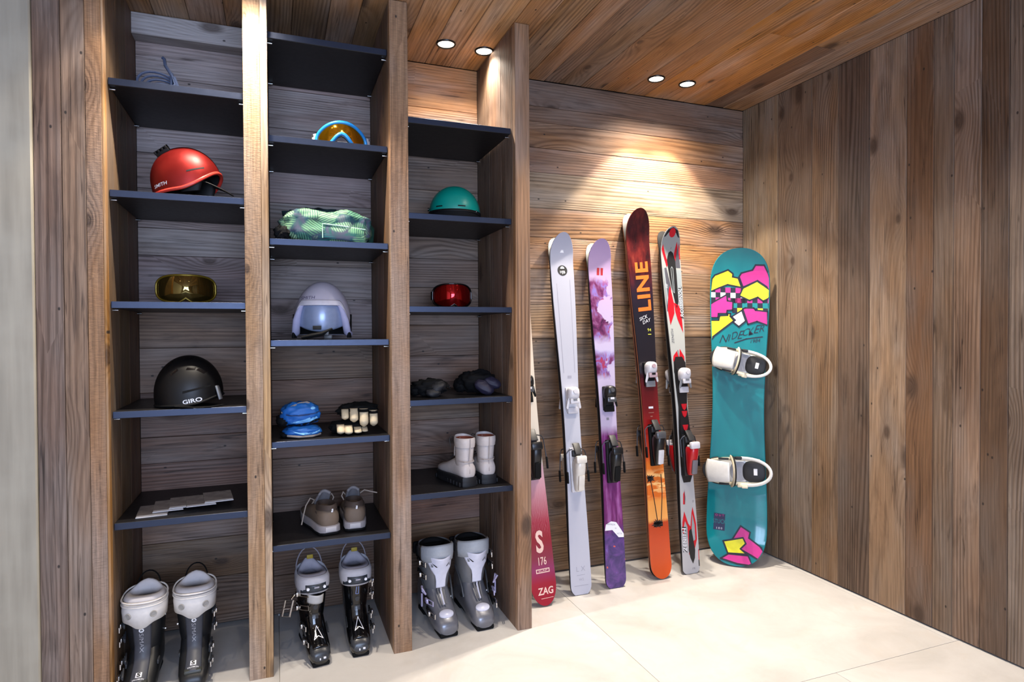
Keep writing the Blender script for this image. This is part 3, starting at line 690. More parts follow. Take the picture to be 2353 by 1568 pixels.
# ------------------------------------------------------------------ coiled rope on the top shelf
p = at(372, 190, 2.52); z = ZS[0][0]
r = thing('coiled_rope', 'coil of thin blue rope on the topmost left shelf', 'rope', (p.x, 2.50, z))
ROPE = mat('blue_rope', (52, 66, 96), 0.75, bump=0.001, scale=300)
mb = MB()
for k in range(5):
    rx = 0.062-0.004*k; rz_ = 0.042-0.005*k; cx_ = -0.008+0.006*k; a0 = 0.25*k
    pts = [(cx_+rx*math.cos(2*PI*i/26), 0.010*math.sin(2*PI*i/13+a0)+0.009*k-0.02, 0.0046+rz_+rz_*math.sin(2*PI*i/26)) for i in range(26)]
    mb.tube(pts, 0.0042, 7, closed=True)
mb.build('coil', ROPE, r)
mb = MB(); mb.tube([(0.030, -0.03, 0.012), (0.048, -0.032, 0.05), (0.040, -0.032, 0.085), (0.034, -0.018, 0.05), (0.052, -0.005, 0.01), (0.05, 0.03, 0.004)], 0.0052, 7); mb.tube([(0.062, -0.02, 0.005), (0.058, -0.03, 0.04), (0.046, -0.034, 0.075)], 0.005, 7); mb.build('wrapping_turns', ROPE, r)
mb = MB(); mb.tube([(0.045, -0.022, 0.07), (0.028, -0.015, 0.100), (0.014, 0.0, 0.125), (0.010, 0.01, 0.150), (0.004, 0.012, 0.155)], 0.0055, 7); mb.build('loose_end', ROPE, r)
# ------------------------------------------------------------------ rolled jacket with a leaf print
tj = NT('leaf_print'); o_, x_, y_, z_ = tj.xyz()
lv = tj.vmath('MULTIPLY', o_, (15.0, 15.0, 21.0)); wob = tj.n('ShaderNodeTexNoise'); tj.put(wob.inputs['Vector'], lv); wob.inputs['Scale'].default_value = 0.8
lv = tj.vmath('ADD', lv, tj.vmath('MULTIPLY', wob.outputs['Color'], (0.8, 0.8, 0.8)))
vc = tj.n('ShaderNodeTexVoronoi'); tj.put(vc.inputs['Vector'], lv); vc.inputs['Scale'].default_value = 1.0
hue = tj.n('ShaderNodeSeparateColor'); tj.put(hue.inputs[0], vc.outputs['Color'])
vr = tj.n('ShaderNodeVectorRotate', rotation_type='Y_AXIS'); tj.put(vr.inputs['Vector'], o_); tj.put(vr.inputs['Angle'], tj.math('MULTIPLY', hue.outputs[0], 6.28))
wv = tj.n('ShaderNodeTexWave'); tj.put(wv.inputs['Vector'], vr.outputs[0]); wv.inputs['Scale'].default_value = 40.0; wv.inputs['Distortion'].default_value = 3.0; wv.inputs['Detail'].default_value = 1.0
pn = tj.noise(o_, 13.0, 2.0, 0.5, 0.8)
bg = tj.ramp(pn, [(0.36, (12, 40, 48)), (0.46, (22, 74, 84)), (0.56, (74, 76, 96)), (0.66, (24, 88, 84))])
fr = tj.ramp(hue.outputs[1], [(0.1, (48, 116, 114)), (0.45, (116, 170, 122)), (0.8, (152, 194, 148))])
mk = tj.math('MULTIPLY', tj.rng(wv.outputs['Fac'], 0.30, 0.65, 0.22, 1), tj.math('MULTIPLY', tj.rng(vc.outputs['Distance'], 0.52, 0.70, 1, 0), tj.rng(hue.outputs[2], 0.06, 0.14, 0.1, 1)))
tj.put(tj.b.inputs['Base Color'], tj.mix(mk, bg, fr)); tj.b.inputs['Roughness'].default_value = 0.7
p = at(750, 550, 2.46); z = ZS[1][2]
r = thing('rolled_jacket', 'rolled jacket with a green and teal leaf print on a middle bay shelf', 'jacket', (p.x, 2.455, z))
mb = lump(0.160, 0.085, 0.062, 0.11, 26.0, 2, 3.4, 60, 30); 
mb.warp(lambda c: (c.x, c.y+0.006*math.sin(c.x*70), c.z*(1+0.05*math.sin(c.x*38+c.y*30))))
body = mb.build('rolled_body', tj.m, r, angle=180)
mb = lump(0.155, 0.05, 0.073, 0.22, 30, 5, 2.6, 44, 20); o = mb.build('rolled_back', mat('dark_teal_cloth', (16, 44, 48), 0.8), r, angle=180); o.location = (-0.006, 0.066, 0)
mb = MB()
def flap(u, v):
    x = -0.02+0.155*u; zz = 0.066-0.012*u-0.052*v
    return (x, -0.086-0.006*math.sin(v*2.4)+0.030*max(0, u-0.75)*2, zz)
mb.grid(flap, 20, 8); mb.build('pocket_flap', tj.m, r, solid=0.004)
mb = MB(); mb.tube([flap(0, 1), flap(0, 0.5), flap(0, 0.0), flap(0.5, 0), flap(1, 0)], 0.0022, 6); o = mb.build('flap_piping', mat('mint_piping', (176, 214, 196), 0.6), r); o.location = (0, -0.003, 0)
mb = lump(0.028, 0.03, 0.028, 0.3, 20, 3); o = mb.build('strap_end', BLKR, r); o.location = (-0.158, -0.060, 0.0)
mb = MB(); mb.tube([(0.14, -0.02, 0.09), (0.165, 0.02, 0.07), (0.168, 0.05, 0.02)], [0.016, 0.018, 0.014], 10); mb.build('sleeve_end', mat('dark_green_cloth', (14, 60, 46), 0.8), r)
# ------------------------------------------------------------------ mittens and gloves, middle bay
BLU = mat('blue_softshell', (18, 92, 170), 0.55, bump=0.0008); LBL = mat('light_blue_panel', (120, 182, 230), 0.6)
p = at(692, 995, 2.43); z = ZS[1][4]
def mitten(label, loc, rz, dims, seed, top, panel, rim_m, upper):
    r = thing('mitten', label, 'mitten', loc, rz, 'mittens on the shelves')
    a, b, c = dims
    mb = lump(a, b, c, 0.16, 22, seed, 2.4, 40, 24); body = mb.build('hand_shell', top, r, angle=180)
    F = ray_fn([body], (0, 0, c), (1, 0, 0), (0, 0, 1), (0, 1, 0), 0.0012)
    if upper: items = [(poly2d([(-0.30*a*2, -0.62*c), (-0.08*a, -0.42*c), (0.42*a, -0.24*c), (0.74*a, -0.20*c), (0.80*a, -0.34*c), (0.35*a, -0.62*c), (-0.1*a, -0.68*c)]), 0, 0), (poly2d([(-0.7*a, -0.78*c), (0.0, -0.72*c), (0.6*a, -0.50*c), (0.9*a, -0.35*c), (0.9*a, -0.55*c), (0.5*a, -0.72*c), (0.0, -0.90*c), (-0.7*a, -0.90*c)]), 1, 1), (poly2d([(-0.8*a, 0.10*c), (-0.2*a, 0.02*c), (0.5*a, 0.12*c), (0.95*a, 0.22*c), (0.95*a, 0.13*c), (0.5*a, 0.02*c), (-0.2*a, -0.08*c), (-0.8*a, 0.0)]), 2, 1), (circ2d(0.52*a, 0.50*c, 0.13*a, 0.10*c), 0, 0)]
    else: items = [(poly2d([(-0.55*a, 0.25*c), (-0.1*a, -0.05*c), (0.5*a, -0.12*c), (0.9*a, 0.25*c), (0.9*a, 0.0), (0.5*a, -0.35*c), (0, -0.35*c), (-0.4*a, 0.0)]), 0, 0)]
    print_on('light_panel', r, items, F, [panel, BLKR, mat('navy_fold', (8, 44, 92), 0.7)], 0.008)
    mb = lump(a*0.34, b*0.8, c*0.5, 0.2, 20, seed+4, 2.2, 22, 14); o = mb.build('wrist_cuff', BLKR, r, angle=180); o.location = (-a*0.86, 0.01, 0)
    mb = MB(); mb.tube([(-a*0.96, -b*0.25, c*1.2), (-a*0.62, -b*0.55, c*1.60), (-a*0.1, -b*0.45, c*1.92), (a*0.30, -b*0.35, c*1.96), (a*0.62, -b*0.30, c*1.70)] if upper else [(-a*0.8, -b*0.72, c*0.5), (-a*0.2, -b*1.02, c*0.32), (a*0.5, -b*0.92, c*0.30), (a*0.95, -b*0.4, c*0.45)], 0.0042, 7); mb.build('edge_binding', rim_m, r)
    return r
mitten('blue mitten lying underneath, with a white streak along its rim, middle bay', (p.x+0.004, 2.43, z), 0.0, (0.066, 0.058, 0.021), 1, BLU, LBL, mat('grey_binding', (128, 120, 116), 0.7), False)
mitten('blue mitten on top of the other, with a pale blue panel, middle bay', (p.x-0.002, 2.445, z+0.039), math.radians(8), (0.070, 0.056, 0.044), 3, BLU, LBL, mat('grey_binding', (128, 120, 116), 0.7), True)
CRM = mat('cream_leather', (196, 180, 150), 0.6, bump=0.0006, scale=200)
def glove(label, loc, rz, fingers, body, seed):
    r = thing('glove', label, 'glove', loc, rz, 'black gloves with cream leather fingers')
    a, b, c = body; mb = lump(a, b, c, 0.22, 24, seed, 2.3, 36, 20); mb.build('glove_back', mat('glove_black', (9, 10, 10), 0.85, spec=0.2), r, angle=180)
    mb = lump(a*0.4, b*0.7, c*0.8, 0.2, 22, seed+2); o = mb.build('wrist_cuff', BLKR, r, angle=180); o.location = (-a*0.5, b*0.75, 0)
    for (x, z0, z1, y, rr) in fingers:
        mb = MB(); n = 9; rings = []
        for k in range(n):
            q = k/(n-1); k2 = math.sqrt(max(0.02, 1-max(0, (q-0.72)/0.29)**2)) if q > 0.72 else 1.0
            rings.append([(x+px*rr*k2, y-0.030*math.sin(q*PI*0.62)*0.9+py*rr*0.95*k2+(0.008 if q > 0.8 else 0), z1+(z0-z1)*q+0*px) for px, py in [(math.cos(2*PI*i/12), math.sin(2*PI*i/12)) for i in range(12)]])
        mb.ring_loft(rings); f = mb.build('finger', CRM, r, angle=180)
        mb = MB(); mb.ring_loft([sring((x, y-0.010*q, z1-0.001-0.010*q), rr*1.04, rr*1.0, 12) for q in (0, 1)]); o = mb.build('knuckle_seam', BLKR, f)
    return r
p = at(838, 990, 2.42)
glove('lower black glove with cream leather fingers, nearest the shelf edge', (p.x-0.064, 2.45, z), 0.0, [(-0.028, 0.006, 0.040, -0.052, 0.0145), (0.0, 0.004, 0.036, -0.056, 0.0150), (0.034, 0.005, 0.028, -0.050, 0.0140), (0.060, 0.008, 0.026, -0.045, 0.011)], (0.066, 0.052, 0.024), 6); rest(bpy.data.objects['glove'], z)
glove('upper black glove with four cream leather fingers hanging forward', (p.x-0.020, 2.458, z+0.0535), math.radians(-4), [(-0.050, 0.004, 0.042, -0.050, 0.0135), (-0.018, -0.006, 0.044, -0.054, 0.0155), (0.018, -0.024, 0.042, -0.057, 0.0165), (0.054, -0.024, 0.034, -0.050, 0.0155)], (0.074, 0.056, 0.030), 9)
mb = MB()
# ------------------------------------------------------------------ dark mittens, right bay
z = ZS[2][3]; PUR = mat('dusky_purple_panel', (34, 31, 52), 0.6, bump=0.0006); DCH = mat('charcoal_cloth', (9, 9, 11), 0.85, spec=0.2); GRP = mat('smoke_grey_panel', (26, 26, 30), 0.65)
def dark_mitten(label, loc, rz, dims, seed, pm, lobes):
    r = thing('mitten', label, 'mitten', loc, rz, 'mittens on the shelves')
    a, b, c = dims; mb = lump(a, b, c, 0.25, 22, seed, 2.2, 40, 22); body = mb.build('hand_shell', DCH, r, angle=180)
    for (x, y, zz, q, ry_, s) in lobes:
        mb = lump(0.034*s, 0.024*s, 0.017*s, 0.15, 18, seed+3, 2.2, 26, 16); o = mb.build('padded_panel', pm, r, angle=180); o.location = (x, y, zz); o.rotation_euler = (0.5, ry_, q)
    mb = lump(a*0.35, b*0.7, c*0.7, 0.2, 20, seed+7); o = mb.build('wrist_cuff', BLKR, r, angle=180); o.location = (-a*0.85, 0.02, 0)
    mb = MB(); mb.tube([(a*0.7, -b*0.2, c*0.9), (a*0.95, -b*0.4, c*1.2), (a*1.06, -b*0.5, c*0.8)], 0.003, 6); mb.build('wrist_cord', BLKR, r)
    return rest(r, loc[2])
p = at(990, 905, 2.46); dark_mitten('charcoal mitten with smoke grey panels on the left of its dark shelf', (p.x, 2.47, z), 0.1, (0.070, 0.06, 0.034), 11, GRP, [(0.018, -0.040, 0.026, 0.2, -0.35, 1.0), (-0.008, -0.050, 0.004, 0.1, 0.0, 0.9)])
p = at(1108, 905, 2.46); dark_mitten('charcoal mitten with dusky purple panels on the right of its dark shelf', (p.x-0.012, 2.49, z), -0.1, (0.080, 0.066, 0.046), 13, PUR, [(0.008, -0.060, 0.012, -0.3, 0.5, 1.25), (0.046, -0.048, 0.030, -0.2, 0.4, 1.1)])
# ------------------------------------------------------------------ fanned leaflets
tl = NT('leaflet_cover'); o_, x_, y_, z_ = tl.xyz(); ln = tl.noise(o_, 22.0, 2.0)
tl.put(tl.b.inputs['Base Color'], tl.ramp(ln, [(0.4, (120, 113, 110)), (0.6, (146, 139, 134)), (0.68, (84, 78, 75))])); tl.b.inputs['Roughness'].default_value = 0.35
PAPER = mat('paper_white', (222, 222, 226), 0.6)
z = ZS[0][4]
lf = [(311, 1192, 9), (350, 1182, 11), (388, 1176, 12), (428, 1175, 13), (470, 1168, 15)]
LFL = ['leaflet at the far left of the fan, lowest of the five', 'second leaflet from the left in the fan', 'middle leaflet of the fanned five', 'fourth leaflet from the left in the fan', 'leaflet at the right end of the fan, on top']
for i, (u, v, a) in enumerate(lf):
    q = CAMP+(at(u, v, 1)-CAMP)*((z-CH)/(at(u, v, 1).z-CH))
    an = math.radians(a); wd, dp = 0.094, 0.150
    r = thing('leaflet', LFL[i], 'leaflet', (q.x, q.y, z+0.0010+0.0042*i), an*0.5, 'leaflets fanned on the lowest left shelf')
    tlt = M.Rotation(math.radians(-1.6), 4, 'Y')
    mb = MB(); mb.rbox((wd/2, dp/2, 0.0012), (wd, dp, 0.0016), 0.0003, 1); o = mb.build('cover', tl.m, r, smooth=False)
    mb = MB(); mb.rbox((wd/2, dp/2-0.002, 0.0000), (wd-0.001, dp+0.004, 0.0016), 0.0002, 1); o = mb.build('inner_sheet', PAPER, r, smooth=False)
    mb = MB(); mb.rbox((wd/2, 0.008, 0.0021), (wd-0.004, 0.017, 0.0004), 0.0001, 1); o = mb.build('white_margin', PAPER, r, smooth=False)
# ------------------------------------------------------------------ ski boots (toe towards -y)
def strip_fn(prof):
    """a ribbon running down a polyline of (y, z) with half width w and bulge b"""
    P = [V((0, y, z)) for y, z, w_, b in prof]; Ln = [0]
    for a, b in zip(P, P[1:]): Ln.append(Ln[-1]+(b-a).length)
    def fn(x, s):          # x in -1..1, s = length from the top
        s = max(0, min(Ln[-1]-1e-6, s)); i = max(k for k in range(len(Ln)-1) if Ln[k] <= s); q = (s-Ln[i])/(Ln[i+1]-Ln[i])
        y, z, w_, b = [prof[i][k]*(1-q)+prof[i+1][k]*q for k in range(4)]
        d = (P[i+1]-P[i]).normalized(); nrm = V((0, d.z, -d.y))      # outwards (towards -y / +z)
        if (nrm.y > 0 and abs(d.z) >= abs(d.y)) or (nrm.z < 0 and abs(d.z) < abs(d.y)): nrm = -nrm
        p = V((x*w_, y, z)) - nrm*b*x*x
        return p, nrm
    return fn, Ln[-1]
def strip(name, parent, prof, m, thick=0.004, nx=10, ns=30):
    fn, L = strip_fn(prof); mb = MB(); mb.grid(lambda u, v: fn(2*u-1, v*L)[0], nx, ns)
    o = mb.build(name, m, parent, solid=thick, soff=0, angle=60); return o, fn, L
def boot_body(r, shell_m, cuff_m, sole_m, S=1.0, wide=1.0):
    secs = [(-0.190, 0.026, 0.012, 0.046), (-0.180, 0.041, 0.008, 0.064), (-0.145, 0.050, 0.008, 0.083), (-0.10, 0.053, 0.01, 0.108), (-0.06, 0.052, 0.01, 0.150), (-0.02, 0.051, 0.01, 0.20), (0.03, 0.050, 0.01, 0.215), (0.075, 0.047, 0.01, 0.20), (0.105, 0.040, 0.01, 0.15), (0.122, 0.028, 0.014, 0.11)]
    mb = MB(); mb.ring_loft([sring((0, y, (a+b)/2), w_*wide, (b-a)/2, 24, 2.8, 'y') for y, w_, a, b in secs]); lo = mb.build('lower_shell', shell_m, r, angle=50)
    cs = [(0.115, 0.012, 0.050, 0.066), (0.16, 0.004, 0.056, 0.072), (0.21, -0.002, 0.061, 0.074), (0.26, -0.010, 0.066, 0.075), (0.30, -0.018, 0.068, 0.074), (0.305, -0.018, 0.066, 0.072), (0.30, -0.017, 0.062, 0.068), (0.24, -0.006, 0.058, 0.066)]
    mb = MB(); mb.ring_loft([sring((0, y, z+ (0.015 if z > 0.24 else 0)*1.0), a*wide, b, 28, 2.5) for z, y, a, b in cs], False, True); cu = mb.build('cuff', cuff_m, r, angle=50)
    mb = MB(); mb.rbox((0, -0.148, 0.0095), (0.076*wide, 0.080, 0.019), 0.007); mb.rbox((0, 0.078, 0.0095), (0.068*wide, 0.080, 0.019), 0.006); mb.rbox((0, -0.04, 0.014), (0.060*wide, 0.17, 0.014), 0.004); mb.build('boot_sole', sole_m, r)
    return lo, cu
def liner(r, m, inner_m, z0=0.285, z1=0.345, back=0.03, wide=1.0):
    mb = MB(); secs = [(z0, -0.018, 0.060, 0.066), (z0+0.02, -0.020, 0.066, 0.070), (z1-0.012, -0.022, 0.068, 0.070), (z1-0.002, -0.022, 0.063, 0.064), (z1, -0.016, 0.055, 0.050), (z1-0.006, -0.006, 0.047, 0.034), (z0+0.015, -0.004, 0.040, 0.028)]
    def lobe(x, y, z): return back*max(0.0, min(1.0, (y-0.0)/0.04))*max(0.0, 1-(x/(0.058*wide))**2) if z > z0+0.012 else 0.0
    mb.ring_loft([[(x, y, z+lobe(x, y, z)) for x, y, z in sring((0, yc, z), a*wide, b, 32, 2.4)] for z, yc, a, b in secs], False, False)
    mb.build('liner', m, r, angle=70, solid=0.002)
    mb = MB(); mb.lathe([(0.001, z0+0.016), (0.041, z0+0.016)], 20, (0, -0.004, 0), sx=wide, sy=0.72, cap0=False, cap1=False); mb.build('liner_pit', inner_m, r)
def buckle(r, x, y, z, s, m, arm_m, open_=0.0, ln=0.05):
    """ladder strap across the side plus a lever with a wire loop"""
    mb = MB(); mb.rbox((0, 0, 0), (0.006, ln, 0.016), 0.002)
    for k in range(4): mb.rbox((s*0.004, -ln/2+0.008+k*0.008, 0), (0.004, 0.003, 0.014), 0.0008, 1)
    o = mb.build('buckle_ladder', arm_m, r); o.location = (x, y, z); o.rotation_euler = (math.radians(14), 0, math.radians(-8*s))
    h = MB(); a = open_
    h.rbox((s*0.006, -0.006, 0), (0.009, 0.026, 0.018), 0.003)
    q = M.Rotation(-s*a, 3, 'Z') if a else None
    def tr(p): return (q @ V(p)) if q else V(p)
    h.tube([tr((s*0.010, -0.016, 0.009)), tr((s*0.014, -0.045-0.01*open_, 0.008)), tr((s*0.014, -0.045-0.01*open_, -0.008)), tr((s*0.010, -0.016, -0.009))], 0.0022, 7)
    b = h.build('buckle_lever', m, r); b.location = (x+s*0.003, y-ln*0.25, z)
    return o
def loop_tab(r, pts, rad, m, flat=0.35): mb = MB(); mb.tube(pts, rad, 8, flat=flat); return mb.build('pull_loop', m, r)
def arch(xw, y0, z0, h, lean=0.03, n=13): return [(xw*math.cos(PI*k/(n-1)), y0+lean*math.sin(PI*k/(n-1)), z0+h*math.sin(PI*k/(n-1))) for k in range(n)]
SPINE = [(-0.103, 0.285, 0.034, 0.014), (-0.088, 0.22, 0.030, 0.012), (-0.080, 0.165, 0.027, 0.010), (-0.098, 0.122, 0.026, 0.009), (-0.140, 0.094, 0.027, 0.009), (-0.176, 0.076, 0.029, 0.010)]
def stripprint(r, fn, items, mats, eps=0.0032, hw=0.03):
    def f(x, y, ly):
        p, n = fn(x/hw, y); return p+n*(eps+0.0004*ly)
    for g, mi, ly in items: print_on('logo_print', r, [(g, mi, ly)], f, mats, 0.008, 0.006)
CH_ = mat('charcoal_shell', (24, 25, 27), 0.4, var=0.05); SLT = mat('slate_spine', (62, 64, 72), 0.5); IVY = mat('ivory_strap', (216, 211, 206), 0.6); LNW = mat('white_liner', (190, 186, 188), 0.85)
LINK = mat('dark_pit', (30, 28, 28), 0.9)
def boot_charcoal(lab, loc, rz, s):
    r = thing('ski_boot', lab, 'boot', loc, rz, 'charcoal ski boots in the left bay')
    boot_body(r, CH_, CH_, BLKR, wide=1.02); liner(r, LNW, LINK, 0.29, 0.350, 0.030, 1.02)
    mb = MB(); secs = [(0.262, -0.020, 0.0735, 0.084), (0.30, -0.022, 0.076, 0.085), (0.33, -0.024, 0.073, 0.080)]
    rings = []
    for z, yc, a, b in secs: rings.append([(x, y, z+0.018*max(0, (y+0.02)/0.08)-(0.022*(0.5+0.5*math.cos(PI*min(1, abs(x)/0.050)))*(1 if z < 0.27 and y < 0 else 0))) for x, y, _ in sring((0, yc, z), a, b, 36, 2.4)])
    mb.ring_loft(rings, False, False); mb.build('power_strap', IVY, r, solid=0.004, angle=60)
    for zz in (0.322, 0.338):
        mb = MB(); mb.tube([(x, y, zz+0.018*max(0, (y+0.02)/0.08)) for x, y, _ in sring((0, -0.024, zz), 0.0755, 0.082, 30, 2.4)], 0.003, 6, closed=True); mb.build('liner_rib', IVY, r)
    for k in (-1, 1):
        mb = MB(); mb.cyl((0, 0, 0), (0, -0.003, 0), 0.010, n=14); mb.tube([(0.010*math.cos(2*PI*i/16), -0.003, 0.010*math.sin(2*PI*i/16)) for i in range(16)], 0.002, 6, closed=True); o = mb.build('strap_rivet', mat('stone_rivet', (150, 146, 140), 0.5), r); o.location = (k*0.040, -0.0985, 0.292); o.rotation_euler = (0, 0, k*0.45)
    o, fn, L = strip('front_spine', r, SPINE, SLT)
    it = [(circ2d(0.0, 0.054, 0.0085), 0, 0), (circ2d(0.0005, 0.054, 0.0042), 1, 1), (circ2d(0.0008, 0.055, 0.0016), 0, 2), (place2d((lambda g: ([(y, x) for x, y in g[0]], g[1]))(text2d('S/MAX', 0.021, 0.0, 0, 1.25)), -0.002, 0.104), 2, 0)]
    it += [(rect2d(0, L-0.034, 0.022, 0.020), 0, 0), (place2d((lambda g: ([(x, -y) for x, y in g[0]], g[1]))(text2d('S', 0.022, 0.045, 0, 1.3)), 0, L-0.034), 1, 1), (place2d((lambda g: ([(x, -y) for x, y in g[0]], g[1]))(text2d('SALOMON', 0.0085, 0.01)), 0, L-0.016), 0, 0)]
    stripprint(r, fn, it, [PWHT, PBLK, mat('print_grey', (150, 150, 156), 0.5)])
    mb = MB(); mb.rbox((0, -0.152, 0.071), (0.062, 0.05, 0.018), 0.008); o = mb.build('toe_cap', mat('toe_olive_grey', (58, 60, 56), 0.45), r); o.rotation_euler = (0, 0, 0)
    for (y, z) in ((-0.035, 0.245), (-0.030, 0.19), (-0.07, 0.125), (-0.115, 0.09)):
        buckle(r, s*(0.066 if z > 0.15 else 0.056), y, z, s, STL, DGR, 0.25, 0.05)
    for y, z in ((0.0, 0.245), (0.0, 0.19)):
        mb = MB(); mb.cyl((-s*0.062, y, z), (-s*0.0665, y, z), 0.006, n=12); mb.build('cuff_rivet', STL, r)
    for k in (-1, 1):
        mb = MB(); mb.rbox((k*0.052, -0.075, 0.105), (0.006, 0.035, 0.018), 0.003); mb.build('side_plate', DGR, r)
    loop_tab(r, arch(0.040, 0.052, 0.345, 0.055, 0.015), 0.0065, BLKR, 0.4)
    return r
GBL = mat('gloss_black_shell', (10, 10, 12), 0.12, coat=0.5, var=0.03); LVD = mat('grey_lavender_liner', (150, 146, 156), 0.7); SMK = mat('smoke_plate', (48, 50, 54), 0.3)
def boot_black(lab, loc, rz, s, opened):
    r = thing('ski_boot', lab, 'boot', loc, rz, 'glossy black ski boots in the middle bay')
    boot_body(r, GBL, GBL, BLKR, wide=0.90); liner(r, LVD, LINK, 0.285, 0.332, 0.040, 0.88)
    mb = MB(); rings = []
    for z, a, b in ((0.262, 0.064, 0.080), (0.285, 0.068, 0.083), (0.315, 0.068, 0.083), (0.332, 0.061, 0.076)): rings.append([(x, y, z+0.02*max(0, (y+0.02)/0.08)) for x, y, _ in sring((0, -0.022, z), a, b, 32, 2.5)])
    mb.ring_loft(rings, False, False); mb.build('power_strap', mat('pale_strap', (172, 170, 176), 0.7), r, solid=0.004, angle=60)
    mb = MB(); mb.grid(lambda u, v: (0.0705*math.sin(1.9*(u-0.5)), -0.022-0.0895*math.cos(1.9*(u-0.5)), 0.272+0.030*v-0.006*(2*u-1)**2*(1-v)), 16, 4); mb.build('strap_plate', mat('navy_plate', (40, 46, 54), 0.35), r, solid=0.004)
    for k, xx in enumerate((-0.033, 0.033)):
        mb = MB(); mb.cyl((xx, -0.092, 0.287), (xx, -0.1075, 0.287), 0.006, n=12); mb.build('strap_rivet', PWHT, r)
    mb = MB(); mb.rbox((0, -0.1145, 0.292), (0.020, 0.003, 0.007), 0.001); mb.build('strap_badge', LVD, r)
    if opened: mb = MB(); mb.grid(lambda u, v: (0.066*(u-0.5), -0.116+0.05*(2*u-1)**2*0.5+0.016*v, 0.262-0.040*v-0.010*u), 10, 5); mb.build('tongue_tab', mat('pale_tab', (186, 184, 182), 0.7), r, solid=0.003)
    o, fn, L = strip('front_spine', r, SPINE, GBL)
    it = [(circ2d(0, 0.085, 0.0095, 0.011), 2, 0), (rect2d(0, 0.125, 0.026, 0.022), 2, 0)]
    a = L-0.096; tri = [(0, a), (0.019, a+0.058), (0.0, a+0.046), (-0.019, a+0.058)]
    it += [(line2d(tri, 0.0032, True), 0, 0)]
    if not opened: it += [(line2d([(-0.004, 0.028), (-0.007, 0.062), (0.004, 0.062), (0.004, 0.028)], 0.0018), 1, 0)]
    stripprint(r, fn, it, [PWHT, mat('print_pale_blue', (130, 150, 210), 0.5), SMK])
    mb = MB(); mb.ring_loft([sring((0, y, z), w_, h_, 20, 2.6, 'y') for y, w_, z, h_ in ((-0.192, 0.028, 0.038, 0.014), (-0.18, 0.038, 0.044, 0.024), (-0.15, 0.042, 0.050, 0.032), (-0.135, 0.040, 0.052, 0.036))]); mb.build('toe_cap', SMK, r)
    mb = MB(); mb.rbox((0.012, -0.1925, 0.036), (0.010, 0.003, 0.008), 0.001); mb.rbox((-0.006, -0.1935, 0.034), (0.005, 0.003, 0.008), 0.001); mb.build('toe_mark', PWHT, r)
    for j, (y, z) in enumerate(((-0.045, 0.262), (-0.040, 0.205), (-0.075, 0.14), (-0.12, 0.095))):
        buckle(r, s*(0.060 if z > 0.15 else 0.050), y, z, s, STL, BLKG if j > 1 else STL, (0.9 if opened and j < 2 else 0.35), 0.045)
    if opened:
        for (x0, z0) in ((s*0.100, 0.222),):
            mb = MB(); q = [(x0-0.016, -0.07, z0+0.028), (x0+0.014, -0.075, z0+0.022), (x0-0.002, -0.08, z0-0.040), (x0-0.030, -0.075, z0-0.034)] if s < 0 else [(x0, -.07, z0)]*4
            mb.tube(q, 0.0046, 8, closed=True); mb.tube([(q[0][0]*0.5+q[3][0]*0.5, -0.078, z0-0.004), (q[1][0]*0.5+q[2][0]*0.5, -0.078, z0-0.010)], 0.0015, 6); mb.build('buckle_wire', STL, r)
            mb = MB(); mb.tube([(s*0.062, -0.05, 0.262), (s*0.082, -0.066, 0.262), (x0-s*0.006, -0.072, z0+0.026)], 0.005, 8, flat=0.5); mb.build('buckle_arm', STL, r)
    for k in (-1, 1): mb = MB(); mb.rbox((k*0.046, -0.09, 0.11), (0.006, 0.05, 0.014), 0.003, rot=M.Rotation(0.5, 3, 'X')); mb.build('side_plate', SMK, r)
    loop_tab(r, arch(0.054, 0.035, 0.325, 0.088, 0.01), 0.0055, LVD, 0.45)
    mb = MB(); mb.rbox((0.004, 0.034, 0.372), (0.026, 0.004, 0.018), 0.003); mb.build('liner_label', mat('mustard_label', (150, 128, 30), 0.6), r)
    return r
SLV = mat('silver_shell', (112, 113, 120), 0.32, 0.35, coat=0.2); SLVC = mat('silver_cuff', (120, 120, 122), 0.36, 0.3, coat=0.2); PWH = mat('pearl_white', (206, 206, 220), 0.3, coat=0.2); QLT = mat('grey_quilt', (158, 162, 168), 0.6, bump=0.0015, scale=90)
